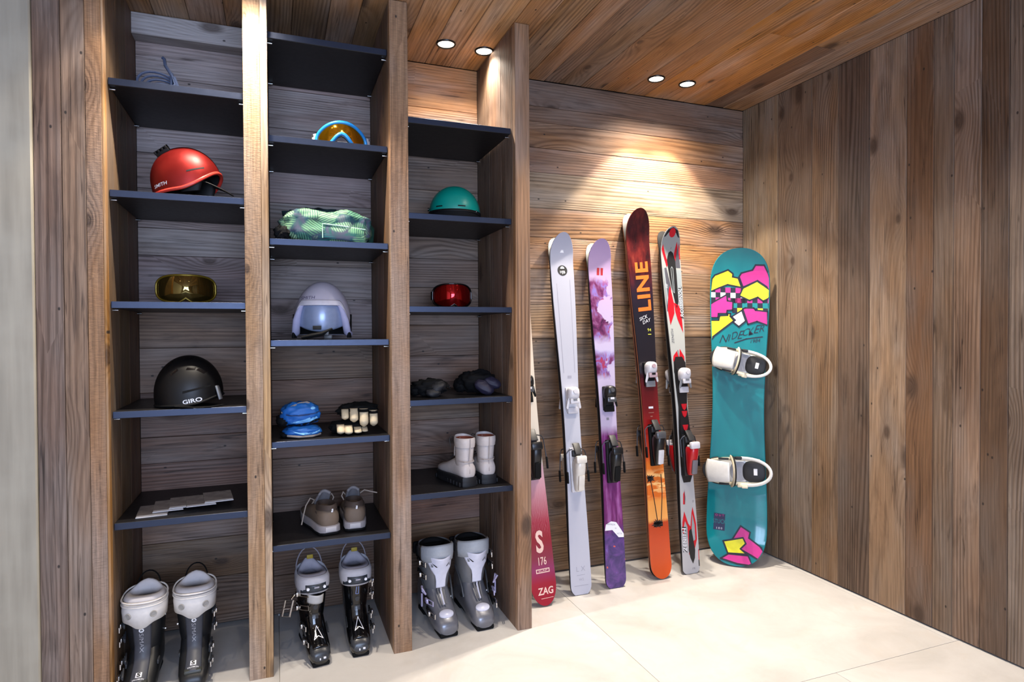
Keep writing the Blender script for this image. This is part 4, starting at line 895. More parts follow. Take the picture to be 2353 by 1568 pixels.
def boot_silver(lab, loc, rz, s):
    r = thing('ski_boot', lab, 'boot', loc, rz, 'silver grey ski boots in the right bay')
    boot_body(r, SLV, SLVC, BLKR, wide=0.98)
    liner(r, BLKR, LINK, 0.27, 0.318, 0.010, 0.98)
    mb = MB(); rings = []
    for z, f in ((0.272, 1.0), (0.30, 1.04), (0.330, 1.04), (0.338, 0.96)): rings.append([(0.070*f*math.sin(a), -0.020-0.084*f*math.cos(a)*1.0, z+0.006*math.cos(a*2)-0.008) for a in [(-1.35+2.7*k/20) for k in range(21)]])
    mb.ring_loft(rings, False, False, closed=False); mb.build('quilted_tongue', QLT, r, solid=0.006)
    # Y shaped white plate on the front
    mb = MB()
    prof = [(-0.1125, 0.282, 0.054, 0.046), (-0.107, 0.258, 0.054, 0.046), (-0.098, 0.235, 0.040, 0.014), (-0.092, 0.212, 0.024, 0.004), (-0.088, 0.190, 0.020, 0.002), (-0.085, 0.160, 0.019, 0.002)]
    o, fn, L = strip('front_plate', r, prof, PWH, 0.006, 14, 30)
    stripprint(r, fn, [(place2d(rect2d(0, 0, 0.004, 0.015), -0.017, 0.030, -35), 0, 0), (place2d(rect2d(0, 0, 0.004, 0.015), 0.017, 0.030, 35), 0, 0), (circ2d(-0.0255, 0.035, 0.005, 0.0065), 1, 0), (circ2d(0.0255, 0.035, 0.005, 0.0065), 1, 0)], [PBLK, GRY], 0.0045, 0.03)
    for x in (-0.013, 0.0, 0.013):
        f2, L2 = strip_fn([(-0.084, 0.158, 1, 0), (-0.083, 0.148, 1, 0), (-0.106, 0.120, 1, 0), (-0.126, 0.104, 1, 0)])
        mb = MB(); mb.tube([V((x*(1-0.25*k/7), 0, 0))+f2(0, L2*k/7)[0]+f2(0, L2*k/7)[1]*0.004 for k in range(8)], 0.0036, 8); mb.build('front_rib', SLVC if x else PWH, r)
    mb = MB(); mb.lathe([(0.030, -0.004), (0.029, 0.002), (0.022, 0.006), (0.001, 0.0075)], 28, sx=1.0, sy=0.68, cap0=True, cap1=True); o = mb.build('toe_pad', PWH, r); o.location = (0, -0.152, 0.0795); o.rotation_euler = (math.radians(28), 0, 0)
    for k in range(3):
        mb = MB(); mb.tube([(0.040*math.sin(a)*(1-0.04*k), -0.150-0.036*math.cos(a)+0.006*k, 0.050-0.008*k) for a in [(-1.2+2.4*i/12) for i in range(13)]], 0.002, 6); mb.build('toe_groove', SLVC, r)
    for k in (-1, 1):
        mb = MB(); mb.tube([(k*0.058, 0.02, 0.20), (k*0.060, -0.03, 0.175), (k*0.056, -0.06, 0.135), (k*0.054, -0.075, 0.10)], 0.004, 7); mb.build('shell_crease', DGR, r)
        mb = MB(); mb.cyl((k*0.053, -0.06, 0.105), (k*0.060, -0.063, 0.105), 0.009, n=14); mb.build('cuff_pivot', STL, r)
    for j, (y, z) in enumerate(((-0.030, 0.262), (-0.035, 0.215), (-0.085, 0.125), (-0.11, 0.085))):
        buckle(r, s*(0.068 if z > 0.15 else 0.056), y, z, s, mat('violet_buckle', (176, 172, 206), 0.3, 0.3) if j in (2,) else STL, BLK, 0.4, 0.05)
    mb = MB(); xx = s*0.080; mb.tube([(xx, -0.09, 0.180), (xx+s*0.004, -0.105, 0.178), (xx-s*0.012, -0.100, 0.150), (xx-s*0.002, -0.09, 0.162)], 0.004, 7, closed=True); mb.tube([(xx, -0.09, 0.152), (xx, -0.09, 0.10)], 0.0035, 7); mb.build('open_buckle', mat('violet_buckle', (176, 172, 206), 0.3, 0.3), r)
    for y in (0.02, 0.06): mb = MB(); mb.rbox((0, y, 0.285), (0.140, 0.02, 0.05), 0.008); mb.build('rear_strap', BLKR, r)
    return r
def scaled(o, k): o.scale = (k, k, k); return o
def boot_spot(u, v, Y): p = at(u, v, Y); return p.x
# left bay: toe line just below the frame
scaled(boot_charcoal('charcoal ski boot with an ivory strap, left one of the pair in the left bay', (at(333, 1400, 2.40).x, 2.428, 0), math.radians(-1), -1), 0.89)
scaled(boot_charcoal('charcoal ski boot with an ivory strap, right one of the pair in the left bay', (at(446, 1390, 2.40).x, 2.448, 0), math.radians(2), 1), 0.89)
scaled(boot_black('glossy black ski boot with its buckles hanging open, left one in the middle bay', (at(716, 1330, 2.40).x, 2.460, 0), math.radians(9), -1, True), 0.89)
scaled(boot_black('glossy black ski boot with closed buckles, right one in the middle bay', (at(820, 1320, 2.40).x, 2.48, 0), math.radians(1), 1, False), 0.89)
boot_silver('silver grey ski boot with a white front plate, left one in the right bay', (at(1010, 1300, 2.42).x, 2.520, 0), math.radians(5), -1)
boot_silver('silver grey ski boot with a white front plate, right one beside the rightmost post', (at(1096, 1290, 2.42).x, 2.525, 0), math.radians(3), 1)
# ------------------------------------------------------------------ walking shoes and ankle boots, heels towards the room (toe towards +y)
def shoe(lab, loc, rz, s):
    r = thing('walking_shoe', lab, 'shoe', loc, rz, 'brown walking shoes')
    NUB = mat('worn_brown_nubuck', (104, 88, 74), 0.7, bump=0.0006); NUD = mat('dark_brown_nubuck', (62, 50, 44), 0.75); MID = mat('grey_midsole', (150, 142, 142), 0.65)
    secs = [(-0.118, 0.020, 0.024, 0.080), (-0.108, 0.034, 0.022, 0.092), (-0.08, 0.040, 0.02, 0.096), (-0.04, 0.041, 0.02, 0.090), (0.0, 0.041, 0.02, 0.092), (0.05, 0.046, 0.02, 0.082), (0.10, 0.048, 0.02, 0.068), (0.14, 0.043, 0.02, 0.056), (0.17, 0.028, 0.022, 0.045), (0.178, 0.012, 0.026, 0.036)]
    mb = MB(); mb.ring_loft([sring((0.006*s*math.sin((y+0.118)*8), y, (a+b)/2), w_, (b-a)/2, 24, 2.5, 'y') for y, w_, a, b in secs]); up = mb.build('upper', [NUB], r, angle=70)
    mb = MB(); n = 30
    col = []
    for k in range(n):
        a = 2*PI*k/n; y = -0.062+0.058*math.sin(a); col.append((0.034*math.cos(a), y, 0.098+0.010*math.cos(a*2)*0.5+0.016*max(0, -math.sin(a))+0.012*max(0, math.sin(a))))
    mb.ring_loft([[(x*1.12, y*1.02+0.001, z-0.018) for x, y, z in col], col, [(x*0.86, y*0.98-0.001, z+0.001) for x, y, z in col], [(x*0.70, -0.062+(y+0.062)*0.72, z-0.03) for x, y, z in col]], False, True); mb.build('collar', NUD, r, angle=70)
    mb = MB(); mb.grid(lambda u, v: ((u-0.5)*0.058*(1-0.2*v*v), -0.010+0.040*(1-v)*0.9-0.020*v+0.012*(2*u-1)**2*-1, 0.090+0.062*v-0.012*(2*u-1)**2*v), 10, 8); mb.build('shoe_tongue', mat('grey_padded_tongue', (112, 110, 114), 0.8), r, solid=0.008)
    ol = [(-0.122, 0.022), (-0.112, 0.037), (-0.07, 0.043), (-0.01, 0.042), (0.05, 0.049), (0.10, 0.051), (0.145, 0.045), (0.175, 0.028), (0.186, 0.008)]
    loop = [(w_, y) for y, w_ in ol]+[(-w_, y) for y, w_ in ol[::-1]]
    f = lambda x, y: x+0.006*s*math.sin((y+0.118)*8)
    mb = MB(); mb.ring_loft([[(f(x, y), y, z+max(0, y-0.1)*0.12) for x, y in [(a*k, b*k) for a, b in loop]] for z, k in ((0.008, 0.98), (0.012, 1.0), (0.034, 0.985), (0.036, 0.93))]); mb.build('midsole', MID, r, angle=50)
    mb = MB(); mb.ring_loft([[(f(x, y), y, z) for x, y in loop] for z in (0.003, 0.010)])
    for k in range(9): mb.rbox((0, -0.105+0.033*k, 0.0025), (0.075-0.004*abs(k-5), 0.018, 0.005), 0.001, 1)
    mb.build('outsole', BLKR, r, angle=50)
    mb = MB(); mb.rbox((0, -0.1215, 0.022), (0.040, 0.004, 0.018), 0.0015); mb.build('heel_patch', mat('pale_heel', (184, 178, 178), 0.6), r)
    mb = MB(); mb.rbox((0.006, -0.1165, 0.090), (0.007, 0.006, 0.014), 0.001, rot=M.Rotation(0.35, 3, 'X')); mb.build('heel_tab', PWHT, r)
    mb = MB(); mb.tube([(-0.030, -0.108, 0.05), (-0.036, -0.09, 0.07), (-0.040, -0.06, 0.078)], 0.0025, 6); mb.tube([(0.030, -0.108, 0.05), (0.036, -0.09, 0.07), (0.040, -0.06, 0.078)], 0.0025, 6); mb.build('heel_seam', NUD, r)
    LC = mat('greige_lace', (150, 138, 128), 0.8)
    mb = MB(); 
    for k in range(5): mb.tube([(-0.026, 0.012+0.014*k, 0.104-0.008*k), (0.0, 0.008+0.014*k, 0.114-0.009*k), (0.026, 0.012+0.014*k, 0.104-0.008*k)], 0.0026, 6)
    a = -1 if s < 0 else 1
    mb.tube([(a*0.026, 0.008, 0.104), (a*0.046, -0.006, 0.118), (a*0.066, -0.02, 0.095), (a*0.078, -0.03, 0.06), (a*0.086, -0.036, 0.03)] if s < 0 else [(0.026, 0.008, 0.108), (0.046, 0.0, 0.124), (0.070, -0.01, 0.118), (0.094, -0.014, 0.112)], 0.0024, 6)
    mb.tube([(-a*0.024, 0.008, 0.106), (-a*0.036, -0.004, 0.124), (-a*0.042, -0.01, 0.110), (-a*0.034, -0.012, 0.094)], 0.0024, 6)
    mb.build('laces', LC, r)
    return r
z = ZS[1][5]
rest(shoe('brown lace up walking shoe turned slightly, left one of the pair seen from behind', (at(744, 1180, 2.47).x-0.004, 2.500, z), math.radians(11), -1), z)
rest(shoe('brown lace up walking shoe seen straight from behind, right one of the pair', (at(809, 1180, 2.50).x+0.004, 2.515, z), math.radians(-2), 1), z)
def ankle_boot(lab, loc, rz, s):
    r = thing('ankle_boot', lab, 'boot', loc, rz, 'white ankle boots')
    WL = mat('white_leather', (188, 178, 174), 0.5, bump=0.0004); SO = mat('black_lug_sole', (20, 20, 24), 0.6)
    secs = [(-0.088, 0.020, 0.034, 0.082), (-0.082, 0.031, 0.03, 0.098), (-0.055, 0.037, 0.03, 0.112), (-0.02, 0.037, 0.03, 0.118), (0.02, 0.038, 0.03, 0.110), (0.06, 0.042, 0.03, 0.092), (0.10, 0.045, 0.03, 0.078), (0.14, 0.041, 0.03, 0.068), (0.168, 0.026, 0.034, 0.056)]
    mb = MB(); mb.ring_loft([sring((0, y, (a+b)/2), w_, (b-a)/2, 24, 2.4, 'y') for y, w_, a, b in secs]); mb.build('upper', WL, r, angle=70)
    mb = MB(); mb.ring_loft([sring((0, y, z), a, b, 28, 2.3) for z, y, a, b in ((0.085, -0.036, 0.036, 0.048), (0.11, -0.036, 0.0345, 0.044), (0.14, -0.040, 0.036, 0.043), (0.178, -0.042, 0.038, 0.045))], False, False); mb.build('shaft', WL, r, solid=0.003)
    mb = MB(); mb.ring_loft([[(x, y, z+0.010*max(0, (y+0.04)/0.05)) for x, y, z in sring((0, -0.042, z), a, b, 28, 2.3)] for z, a, b in ((0.166, 0.0405, 0.0475), (0.185, 0.043, 0.050), (0.204, 0.0425, 0.050), (0.207, 0.039, 0.046), (0.19, 0.036, 0.043))], False, False); mb.build('collar', WL, r, angle=60)
    mb = MB(); mb.lathe([(0.0375, 0.205), (0.036, 0.16), (0.001, 0.155)], 24, (0, -0.042, 0), sx=1.0, sy=1.16, cap0=False); mb.build('inner_lining', mat('russet_lining', (134, 62, 40), 0.7), r)
    mb = MB(); mb.tube([(0.0, -0.042-0.0505, 0.205), (0.0, -0.042-0.0505, 0.165), (0.0, -0.082, 0.11), (0.0, -0.088, 0.055)], 0.0025, 6); mb.tube([(-0.036, -0.05, 0.108), (-0.022, -0.082, 0.106), (0.0, -0.086, 0.105), (0.022, -0.082, 0.106), (0.036, -0.05, 0.108)], 0.003, 6); mb.build('heel_seam', mat('stone_seam', (160, 150, 146), 0.6), r)
    ol = [(-0.094, 0.020), (-0.086, 0.034), (-0.05, 0.041), (0.0, 0.041), (0.06, 0.046), (0.11, 0.048), (0.15, 0.042), (0.175, 0.024), (0.182, 0.008)]; loop = [(w_, y) for y, w_ in ol]+[(-w_, y) for y, w_ in ol[::-1]]
    mb = MB(); mb.ring_loft([[(x*k, y, z) for x, y in loop] for z, k in ((0.0005, 0.96), (0.003, 1.0), (0.012, 1.0), (0.0135, 0.985), (0.020, 0.985), (0.0215, 1.0), (0.038, 1.0), (0.040, 0.95))])
    for k in range(9):
        for q in (-1, 1): mb.rbox((q*0.0415, -0.07+0.028*k, 0.010), (0.006, 0.014, 0.018), 0.001, 1)
    mb.build('boot_sole', SO, r, angle=40)
    mb = MB()
    for k in range(6): mb.tube([(-0.022, 0.010-0.004*k if k > 2 else 0.05-0.02*k, 0.105+0.016*k), (0.0, 0.018-0.004*k if k > 2 else 0.06-0.02*k, 0.11+0.016*k), (0.022, 0.010-0.004*k if k > 2 else 0.05-0.02*k, 0.105+0.016*k)], 0.0025, 6)
    mb.tube([(-0.026, 0.006, 0.20), (-0.045, 0.004, 0.21), (-0.052, 0.0, 0.195), (-0.046, 0.0, 0.16)], 0.0022, 6); mb.build('laces', mat('dark_laces', (44, 40, 40), 0.8), r)
    mb = MB(); mb.grid(lambda u, v: ((u-0.5)*0.05, 0.012+0.006*(1-(2*u-1)**2)-0.010*v, 0.12+0.09*v), 8, 6); mb.build('shoe_tongue', WL, r, solid=0.003)
    return r
z = ZS[2][4]
rest(scaled(ankle_boot('white ankle boot on a chunky black sole, turned away to the left', (at(1072, 1060, 2.43).x-0.020, 2.455, z), math.radians(12), -1), 0.93), z)
rest(scaled(ankle_boot('white ankle boot on a chunky black sole, right one seen from straight behind', (at(1113, 1060, 2.45).x-0.001, 2.475, z), math.radians(2), 1), 0.93), z)
# ------------------------------------------------------------------ skis
def lerp_tab(tab, s):
    for (a, va), (b, vb) in zip(tab, tab[1:]):
        if s <= b: q = (s-a)/(b-a); q = q*q*(3-2*q); return va*(1-q)+vb*q
    return tab[-1][1]
class Ski:
    """plan shape and bend of one ski; local x across, y from tail to tip, z out of the top face"""
    def __init__(s, L, tail, waist, tip, tipr=0.11, tailr=0.03, up=0.045, thick=0.011, point=2.2, tailpt=3.5, tw=0.0):
        s.L, s.t, s.w, s.p = L, tail, waist, tip; s.tipr, s.tailr, s.up, s.th, s.pt, s.tp, s.tw = tipr, tailr, up, thick, point, tailpt, tw
    def hw(s, y):
        L = s.L; tab = [(0, s.t/2), (s.tailr, s.t/2), (0.44*L, s.w/2), (L-s.tipr-0.06, s.p/2), (L, s.p/2)]
        w_ = lerp_tab(tab, y)
        if y > L-s.tipr: q = (y-(L-s.tipr))/s.tipr; w_ *= max(0.0, 1-q**s.pt)**(1/2.0)
        if y < s.tailr: q = 1-y/s.tailr; w_ *= (1-(1-0.62)*q**s.tp) if s.tw == 0 else max(0.0, 1-q**2.2)**0.5
        return max(w_, 0.0015)
    def zb(s, y):
        a = s.L-s.tipr*1.5; z = 0.0
        if y > a: z = s.up*((y-a)/(s.L-a))**2.0
        b = s.tailr*2.0
        if y < b and s.tw: z = s.tw*((b-y)/b)**2
        z += 0.004*math.sin(PI*min(1, max(0, y/(s.L-0.1))))
        return z
    def th_(s, y):
        q = min(1.0, y/(0.35*s.L)) if y < s.L/2 else min(1.0, (s.L-y)/(0.42*s.L)); return s.th*(0.42+0.58*math.sin(q*PI/2))
    def top(s, x, y, ly=0): return V((x, y, s.zb(y)+s.th_(y)+0.0004+0.0003*ly))
    def body(s, name, parent, top_m, side_m, base_m):
        n1, n2 = 70, 26; ys = []
        for k in range(n1+1): ys.append(s.tailr+(s.L-s.tipr-s.tailr)*k/n1)
        ys = [s.tailr*(1-math.cos(PI/2*k/10)) for k in range(10)]+ys+[s.L-s.tipr+s.tipr*math.sin(PI/2*k/n2) for k in range(1, n2+1)]
        bm = bmesh.new(); R = []
        for y in ys:
            w_, z, t_ = s.hw(y), s.zb(y), s.th_(y)
            R.append([bm.verts.new(p) for p in ((-w_, y, z), (-w_, y, z+t_*0.75), (-w_*0.975, y, z+t_), (-w_*0.5, y, z+t_), (0, y, z+t_), (w_*0.5, y, z+t_), (w_*0.975, y, z+t_), (w_, y, z+t_*0.75), (w_, y, z))])
        for a, b in zip(R, R[1:]):
            for i in range(9):
                j = (i+1) % 9; f = bm.faces.new((a[i], a[j], b[j], b[i])); f.material_index = 1 if i in (0, 7) else 2 if i == 8 else 0
        bm.faces.new(R[0][::-1]).material_index = 1; bm.faces.new(R[-1]).material_index = 1
        bmesh.ops.recalc_face_normals(bm, faces=bm.faces[:])
        me = bpy.data.meshes.new(name); bm.to_mesh(me); bm.free()
        for m_ in (top_m, side_m, base_m): me.materials.append(m_)
        me.shade_smooth(); me.set_sharp_from_angle(angle=math.radians(35))
        o = bpy.data.objects.new(name, me); COL.objects.link(o); o.parent = parent; return o
    def print(s, parent, items, mats, name='printed_mark', label=None):
        def f(x, y, ly):
            w_ = s.hw(min(max(y, 0.001), s.L-0.001))*0.965; return s.top(max(-w_, min(w_, x)), y, ly)
        ext = lambda it: (min(v[1] for v in it[0][0]), max(v[1] for v in it[0][0]))
        grp, top_ = [], -9.0
        for it in sorted(items, key=lambda q: ext(q)[0]):
            lo, hi = ext(it)
            if lo > top_+0.03: grp.append([])
            grp[-1].append(it); top_ = max(top_, hi) if grp[-1][:-1] else hi
        for q in grp: print_on(name, parent, q, f, mats, 0.0, 0.02, label)
def top_mat(name, stops, L, rough=0.3, noise_amt=0.0, nsc=12.0, extra=None, interp='LINEAR', streak=(1, 1, 1)):
    """a top sheet whose printed colours run along the length"""
    t = NT(name); o, x, y, z = t.xyz(); f = t.math('DIVIDE', y, L)
    if noise_amt:
        n = t.noise(t.vmath('MULTIPLY', o, streak), nsc, 3.0, 0.6); f = t.math('ADD', f, t.math('MULTIPLY', t.math('SUBTRACT', n, 0.5), noise_amt))
    c = t.ramp(f, stops, interp)
    if extra: c = extra(t, c, o, x, y, f)
    t.put(t.b.inputs['Base Color'], c); t.b.inputs['Roughness'].default_value = rough; t.b.inputs['Coat Weight'].default_value = 0.25; t.b.inputs['Coat Roughness'].default_value = 0.12
    return t.m
def binding(r, ski, yt, yh, kind, c):
    """toe piece at yt, heel piece at yh. kind: 0 rounded, 1 white with plate, 2 race with a long rail"""
    zt, zh = ski.top(0, yt).z, ski.top(0, yh).z; w_ = ski.hw(yt)
    # ---- toe
    e = MB(); e.rbox((0, yt-0.012, zt+0.005), (0.056, 0.115, 0.011), 0.004); toe = e.build('toe_binding', c['plate'], r)
    e = MB(); secs = [(0.010, 0.056, 0.066, -0.004), (0.022, 0.060, 0.070, 0.0), (0.036, 0.056, 0.058, 0.004), (0.046, 0.046, 0.044, 0.008), (0.051, 0.030, 0.028, 0.010)]
    e.ring_loft([sring((0, yt+dy+0.014, zt+h), a/2, b/2, 20, 3.0) for h, a, b, dy in secs]); e.build('toe_housing', c['toe'], toe, angle=45)
    e = MB(); e.rbox((0, yt-0.018, zt+0.040), (0.046, 0.024, 0.012), 0.004); e.cyl((0, yt+0.026, zt+0.040), (0, yt+0.026, zt+0.056), 0.013, 0.010, 16); e.build('toe_cap', c['accent'], toe)
    for s in (-1, 1):
        e = MB(); e.ring_loft([sring((s*(0.022+0.010*q), yt-0.012-0.034*q, zt+0.030-0.004*q), 0.008-0.003*q, 0.011-0.004*q, 10, 2.5) for q in (0, 0.4, 0.8, 1.0)]); e.build('toe_wing', c['wing'], toe)
    e = MB(); e.rbox((0, yt-0.060, zt+0.012), (0.052, 0.030, 0.010), 0.003); e.build('friction_pad', c['pad'], toe)
    e = MB(); e.rbox((0, yt-0.012, zt+0.0468), (0.020, 0.010, 0.0016), 0.0005, 1); e.build('setting_window', c['mark'], toe)
    # ---- heel
    e = MB(); e.rbox((0, yh-0.03, zh+0.006), (0.054, 0.20, 0.013), 0.004); heel = e.build('heel_binding', c['plate'], r)
    e = MB(); e.ring_loft([sring((0, yh+y, zh+zz), a/2, b/2, 18, 2.8, 'y') for y, zz, a, b in ((-0.125, 0.022, 0.026, 0.020), (-0.115, 0.026, 0.036, 0.032), (-0.075, 0.032, 0.046, 0.044), (-0.03, 0.040, 0.050, 0.060), (0.0, 0.044, 0.050, 0.066), (0.012, 0.044, 0.044, 0.056))]); e.build('heel_housing', c['heel'], heel, angle=45)
    e = MB(); e.rbox((0, yh-0.085, zh+0.056), (0.030, 0.070, 0.010), 0.004, rot=M.Rotation(0.22, 3, 'X')); e.rbox((0, yh-0.108, zh+0.045), (0.018, 0.026, 0.014), 0.004); e.build('heel_lever', c['lever'], heel)
    e = MB(); e.rbox((0, yh+0.020, zh+0.068), (0.052, 0.034, 0.022), 0.007); e.rbox((0, yh+0.012, zh+0.046), (0.040, 0.020, 0.030), 0.005); e.build('heel_cup', c['cup'], heel)
    e = MB(); e.rbox((0, yh+0.066, zh+0.034), (0.034, 0.058, 0.010), 0.004, rot=M.Rotation(-0.55, 3, 'X')); e.rbox((0, yh+0.045, zh+0.018), (0.040, 0.03, 0.018), 0.004); e.build('brake_pedal', c['pedal'], heel)
    wb_ = ski.hw(yh)+0.007
    for s in (-1, 1):
        e = MB(); e.tube([(s*0.022, yh+0.065, zh+0.026), (s*wb_*0.8, yh+0.060, zh+0.022), (s*wb_, yh+0.045, zh+0.016), (s*(wb_+0.004), yh-0.04, zh+0.024)], 0.0026, 7); arm = e.build('brake_arm', mat('brake_wire', (66, 66, 70), 0.45, 0.6), heel)
        e = MB(); e.rbox((s*(wb_+0.004), yh-0.060, zh+0.026), (0.008, 0.052, 0.013), 0.003); e.build('brake_tip', BLKR, heel)
    return toe, heel
def ski_matrix(base, tip, L, flip=False, off=0.0, roll=0.0):
    b = V(base); yv = (V(tip)-b).normalized(); xv = V((1, 0, 0)); xv = (xv-yv*xv.dot(yv)).normalized()
    if roll: xv = M.Rotation(roll, 3, yv) @ xv
    zv = xv.cross(yv)
    if flip: xv, zv = -xv, -zv
    m = M((xv, yv, zv)).transposed().to_4x4(); m.translation = b+zv*off; return m
def place_ski(name, label, sk, base, tip, top_m, side_m, base_m, group, flip=False, off=0.0):
    r = thing(name, label, 'ski', mtx=ski_matrix(base, tip, sk.L, flip, off), group=group)
    sk.body('ski_body', r, top_m, side_m, base_m); return r
BASEM = mat('ski_base_black', (16, 16, 18), 0.4); EDGE = mat('ski_edge_dark', (22, 22, 26), 0.4)
GRP_ = 'skis leaning on the boarded wall'
WB = dict(plate=mat('bind_white', (204, 202, 206), 0.35, coat=0.2), toe=mat('bind_white', (0, 0, 0)), accent=mat('bind_white', (0, 0, 0)), wing=mat('bind_white', (0, 0, 0)), pad=mat('bind_pale', (186, 184, 190), 0.4), mark=GRY, heel=mat('bind_ivory', (212, 206, 196), 0.35, coat=0.2), lever=mat('bind_ivory', (0, 0, 0)), cup=mat('bind_ivory', (0, 0, 0)), pedal=mat('bind_charcoal', (40, 40, 42), 0.5))
BB = dict(plate=BLK, toe=mat('bind_black', (18, 18, 20), 0.35), accent=mat('bind_steel_grey', (98, 100, 104), 0.3, 0.5), wing=BLKR, pad=BLKR, mark=PWHT, heel=mat('bind_black', (0, 0, 0)), lever=BLKR, cup=mat('bind_black', (0, 0, 0)), pedal=mat('bind_charcoal', (40, 40, 42), 0.5))
LB = dict(plate=BLKR, toe=mat('bind_white', (0, 0, 0)), accent=mat('bind_rose_grey', (176, 150, 156), 0.35), wing=mat('bind_white', (0, 0, 0)), pad=GRY, mark=BLK, heel=mat('bind_black', (0, 0, 0)), lever=mat('bind_white', (0, 0, 0)), cup=mat('bind_steel_grey', (0, 0, 0)), pedal=mat('bind_charcoal', (0, 0, 0)))
RB = dict(plate=mat('bind_black', (0, 0, 0)), toe=mat('bind_white', (0, 0, 0)), accent=mat('bind_white', (0, 0, 0)), wing=GRY, pad=mat('bind_pale', (0, 0, 0)), mark=GRY, heel=mat('bind_red', (176, 14, 26), 0.35, coat=0.2), lever=mat('bind_grey_insert', (110, 106, 112), 0.4), cup=mat('bind_white', (0, 0, 0)), pedal=mat('bind_charcoal', (0, 0, 0)))
def base_at(x, y): return (x, y, 0.0022)
def rot2(g): return [(-y, x) for x, y in g[0]], g[1]      # reads from tail towards tip
# --- white pair
LW = 1.66; skw = Ski(LW, 0.104, 0.080, 0.120, 0.10, 0.05, 0.048, 0.011, 2.0, 3.0)
tW = top_mat('white_topsheet', [(0.0, (176, 177, 190)), (0.5, (180, 181, 191)), (0.9, (166, 167, 180)), (1.0, (160, 161, 176))], LW, 0.28)
bw, tw = (1.275, 2.500, 0.002), (1.272, 2.704, 1.615)
rW = place_ski('ski', 'white ski with a round black badge, front one of the white pair', skw, bw, tw, tW, EDGE, BASEM, GRP_)
cW = [(circ2d(0, LW-0.175, 0.0255), 0, 0), (place2d(text2d('HJB', 0.018, 0.012), 0.0, LW-0.183), 1, 1), (poly2d([(-0.011, LW-0.166), (0.011, LW-0.166), (0.008, LW-0.158), (0.0, LW-0.154), (-0.008, LW-0.158)]), 1, 1), (poly2d([(-0.006, LW-0.163), (0.006, LW-0.163), (0.0, LW-0.158)]), 2, 2),
      (line2d([(-0.034, LW-0.24), (-0.028, LW-0.66)], 0.003), 2, 0), (line2d([(0.036, LW-0.22), (0.029, LW-0.66)], 0.0025), 2, 0), (place2d(text2d('L X', 0.032, -0.004), 0.0, 0.112), 2, 0), (rect2d(0, 0.086, 0.040, 0.002), 2, 0), (place2d(text2d('W2', 0.016), 0.002, 0.066), 2, 0), (rect2d(0, 0.040, 0.070, 0.002), 2, 0), (rect2d(0, LW-0.68, 0.02, 0.012), 2, 0)]
cW += [(poly2d([(-0.010, LW-0.09), (-0.003, LW-0.075), (0, LW-0.083), (0.004, LW-0.075), (0.010, LW-0.09)]), 1, 0)]
skw.print(rW, cW, [PBLK, PWHT, mat('print_mist', (150, 150, 162), 0.5)])
binding(rW, skw, 0.885, 0.585, 1, WB)
# --- purple pair
LP = 1.64; skp = Ski(LP, 0.106, 0.086, 0.124, 0.11, 0.045, 0.045, 0.011, 2.4, 3.0)
def petals(t, c, o, x, y, f):
    n = t.noise(o, 11.0, 3.0, 0.55, 0.9); n2 = t.noise(t.vmath('MULTIPLY', o, (1.0, 0.62, 1.0)), 19.0, 3.0, 0.62, 0.5)
    fl = t.ramp(n2, [(0.30, (58, 26, 58)), (0.40, (98, 42, 84)), (0.47, (122, 72, 112)), (0.54, (122, 106, 172)), (0.62, (142, 46, 80)), (0.72, (198, 84, 76))])
    # where flowers sit: the middle of the shovel, the toe piece, and the whole tail
    m1 = t.math('MULTIPLY', t.rng(f, 0.695, 0.715, 0, 1), t.rng(f, 0.872, 0.892, 1, 0)); m2 = t.math('MULTIPLY', t.rng(f, 0.585, 0.605, 0, 1), t.rng(f, 0.65, 0.67, 1, 0)); m3 = t.rng(f, 0.425, 0.455, 1, 0)
    edge = t.rng(t.math('ADD', t.math('MULTIPLY', n, 0.9), t.math('MULTIPLY', x, -3.2)), 0.37, 0.40, 0, 1)
    c = t.mix(t.math('MULTIPLY', t.math('ADD', m1, m2, clamp=True) if False else t.math('MAXIMUM', m1, m2), edge), c, fl)
    tail = t.ramp(t.noise(o, 17.0, 3.0, 0.6, 0.5), [(0.30, (40, 30, 78)), (0.48, (72, 48, 110)), (0.60, (96, 58, 128)), (0.72, (110, 92, 170))])
    mid = t.ramp(t.noise(t.vmath('MULTIPLY', o, (3, 0.5, 1)), 17.0, 3.0), [(0.3, (70, 24, 74)), (0.5, (110, 40, 100)), (0.7, (150, 90, 150))])
    tail = t.mix(t.rng(f, 0.145, 0.175, 0, 1), tail, mid)
    sp = t.noise(o, 26.0, 1.0); tail = t.mix(t.math('MULTIPLY', t.rng(sp, 0.70, 0.73, 0, 1), t.rng(f, 0.12, 0.13, 1, 0)), tail, lin((226, 92, 44)))
    return t.mix(m3, c, tail)
tP = top_mat('floral_topsheet', [(0.0, (172, 158, 188)), (0.62, (178, 166, 192)), (0.655, (140, 130, 186)), (0.675, (178, 168, 196)), (0.90, (164, 140, 172)), (1.0, (158, 134, 170))], LP, 0.28, 0.03, 14.0, petals)
bp, tp = (1.4585, 2.508, 0.002), (1.4775, 2.706, 1.597)
rP = place_ski('ski', 'floral purple ski with a red square mark, front one of the purple pair', skp, bp, tp, tP, EDGE, BASEM, GRP_)
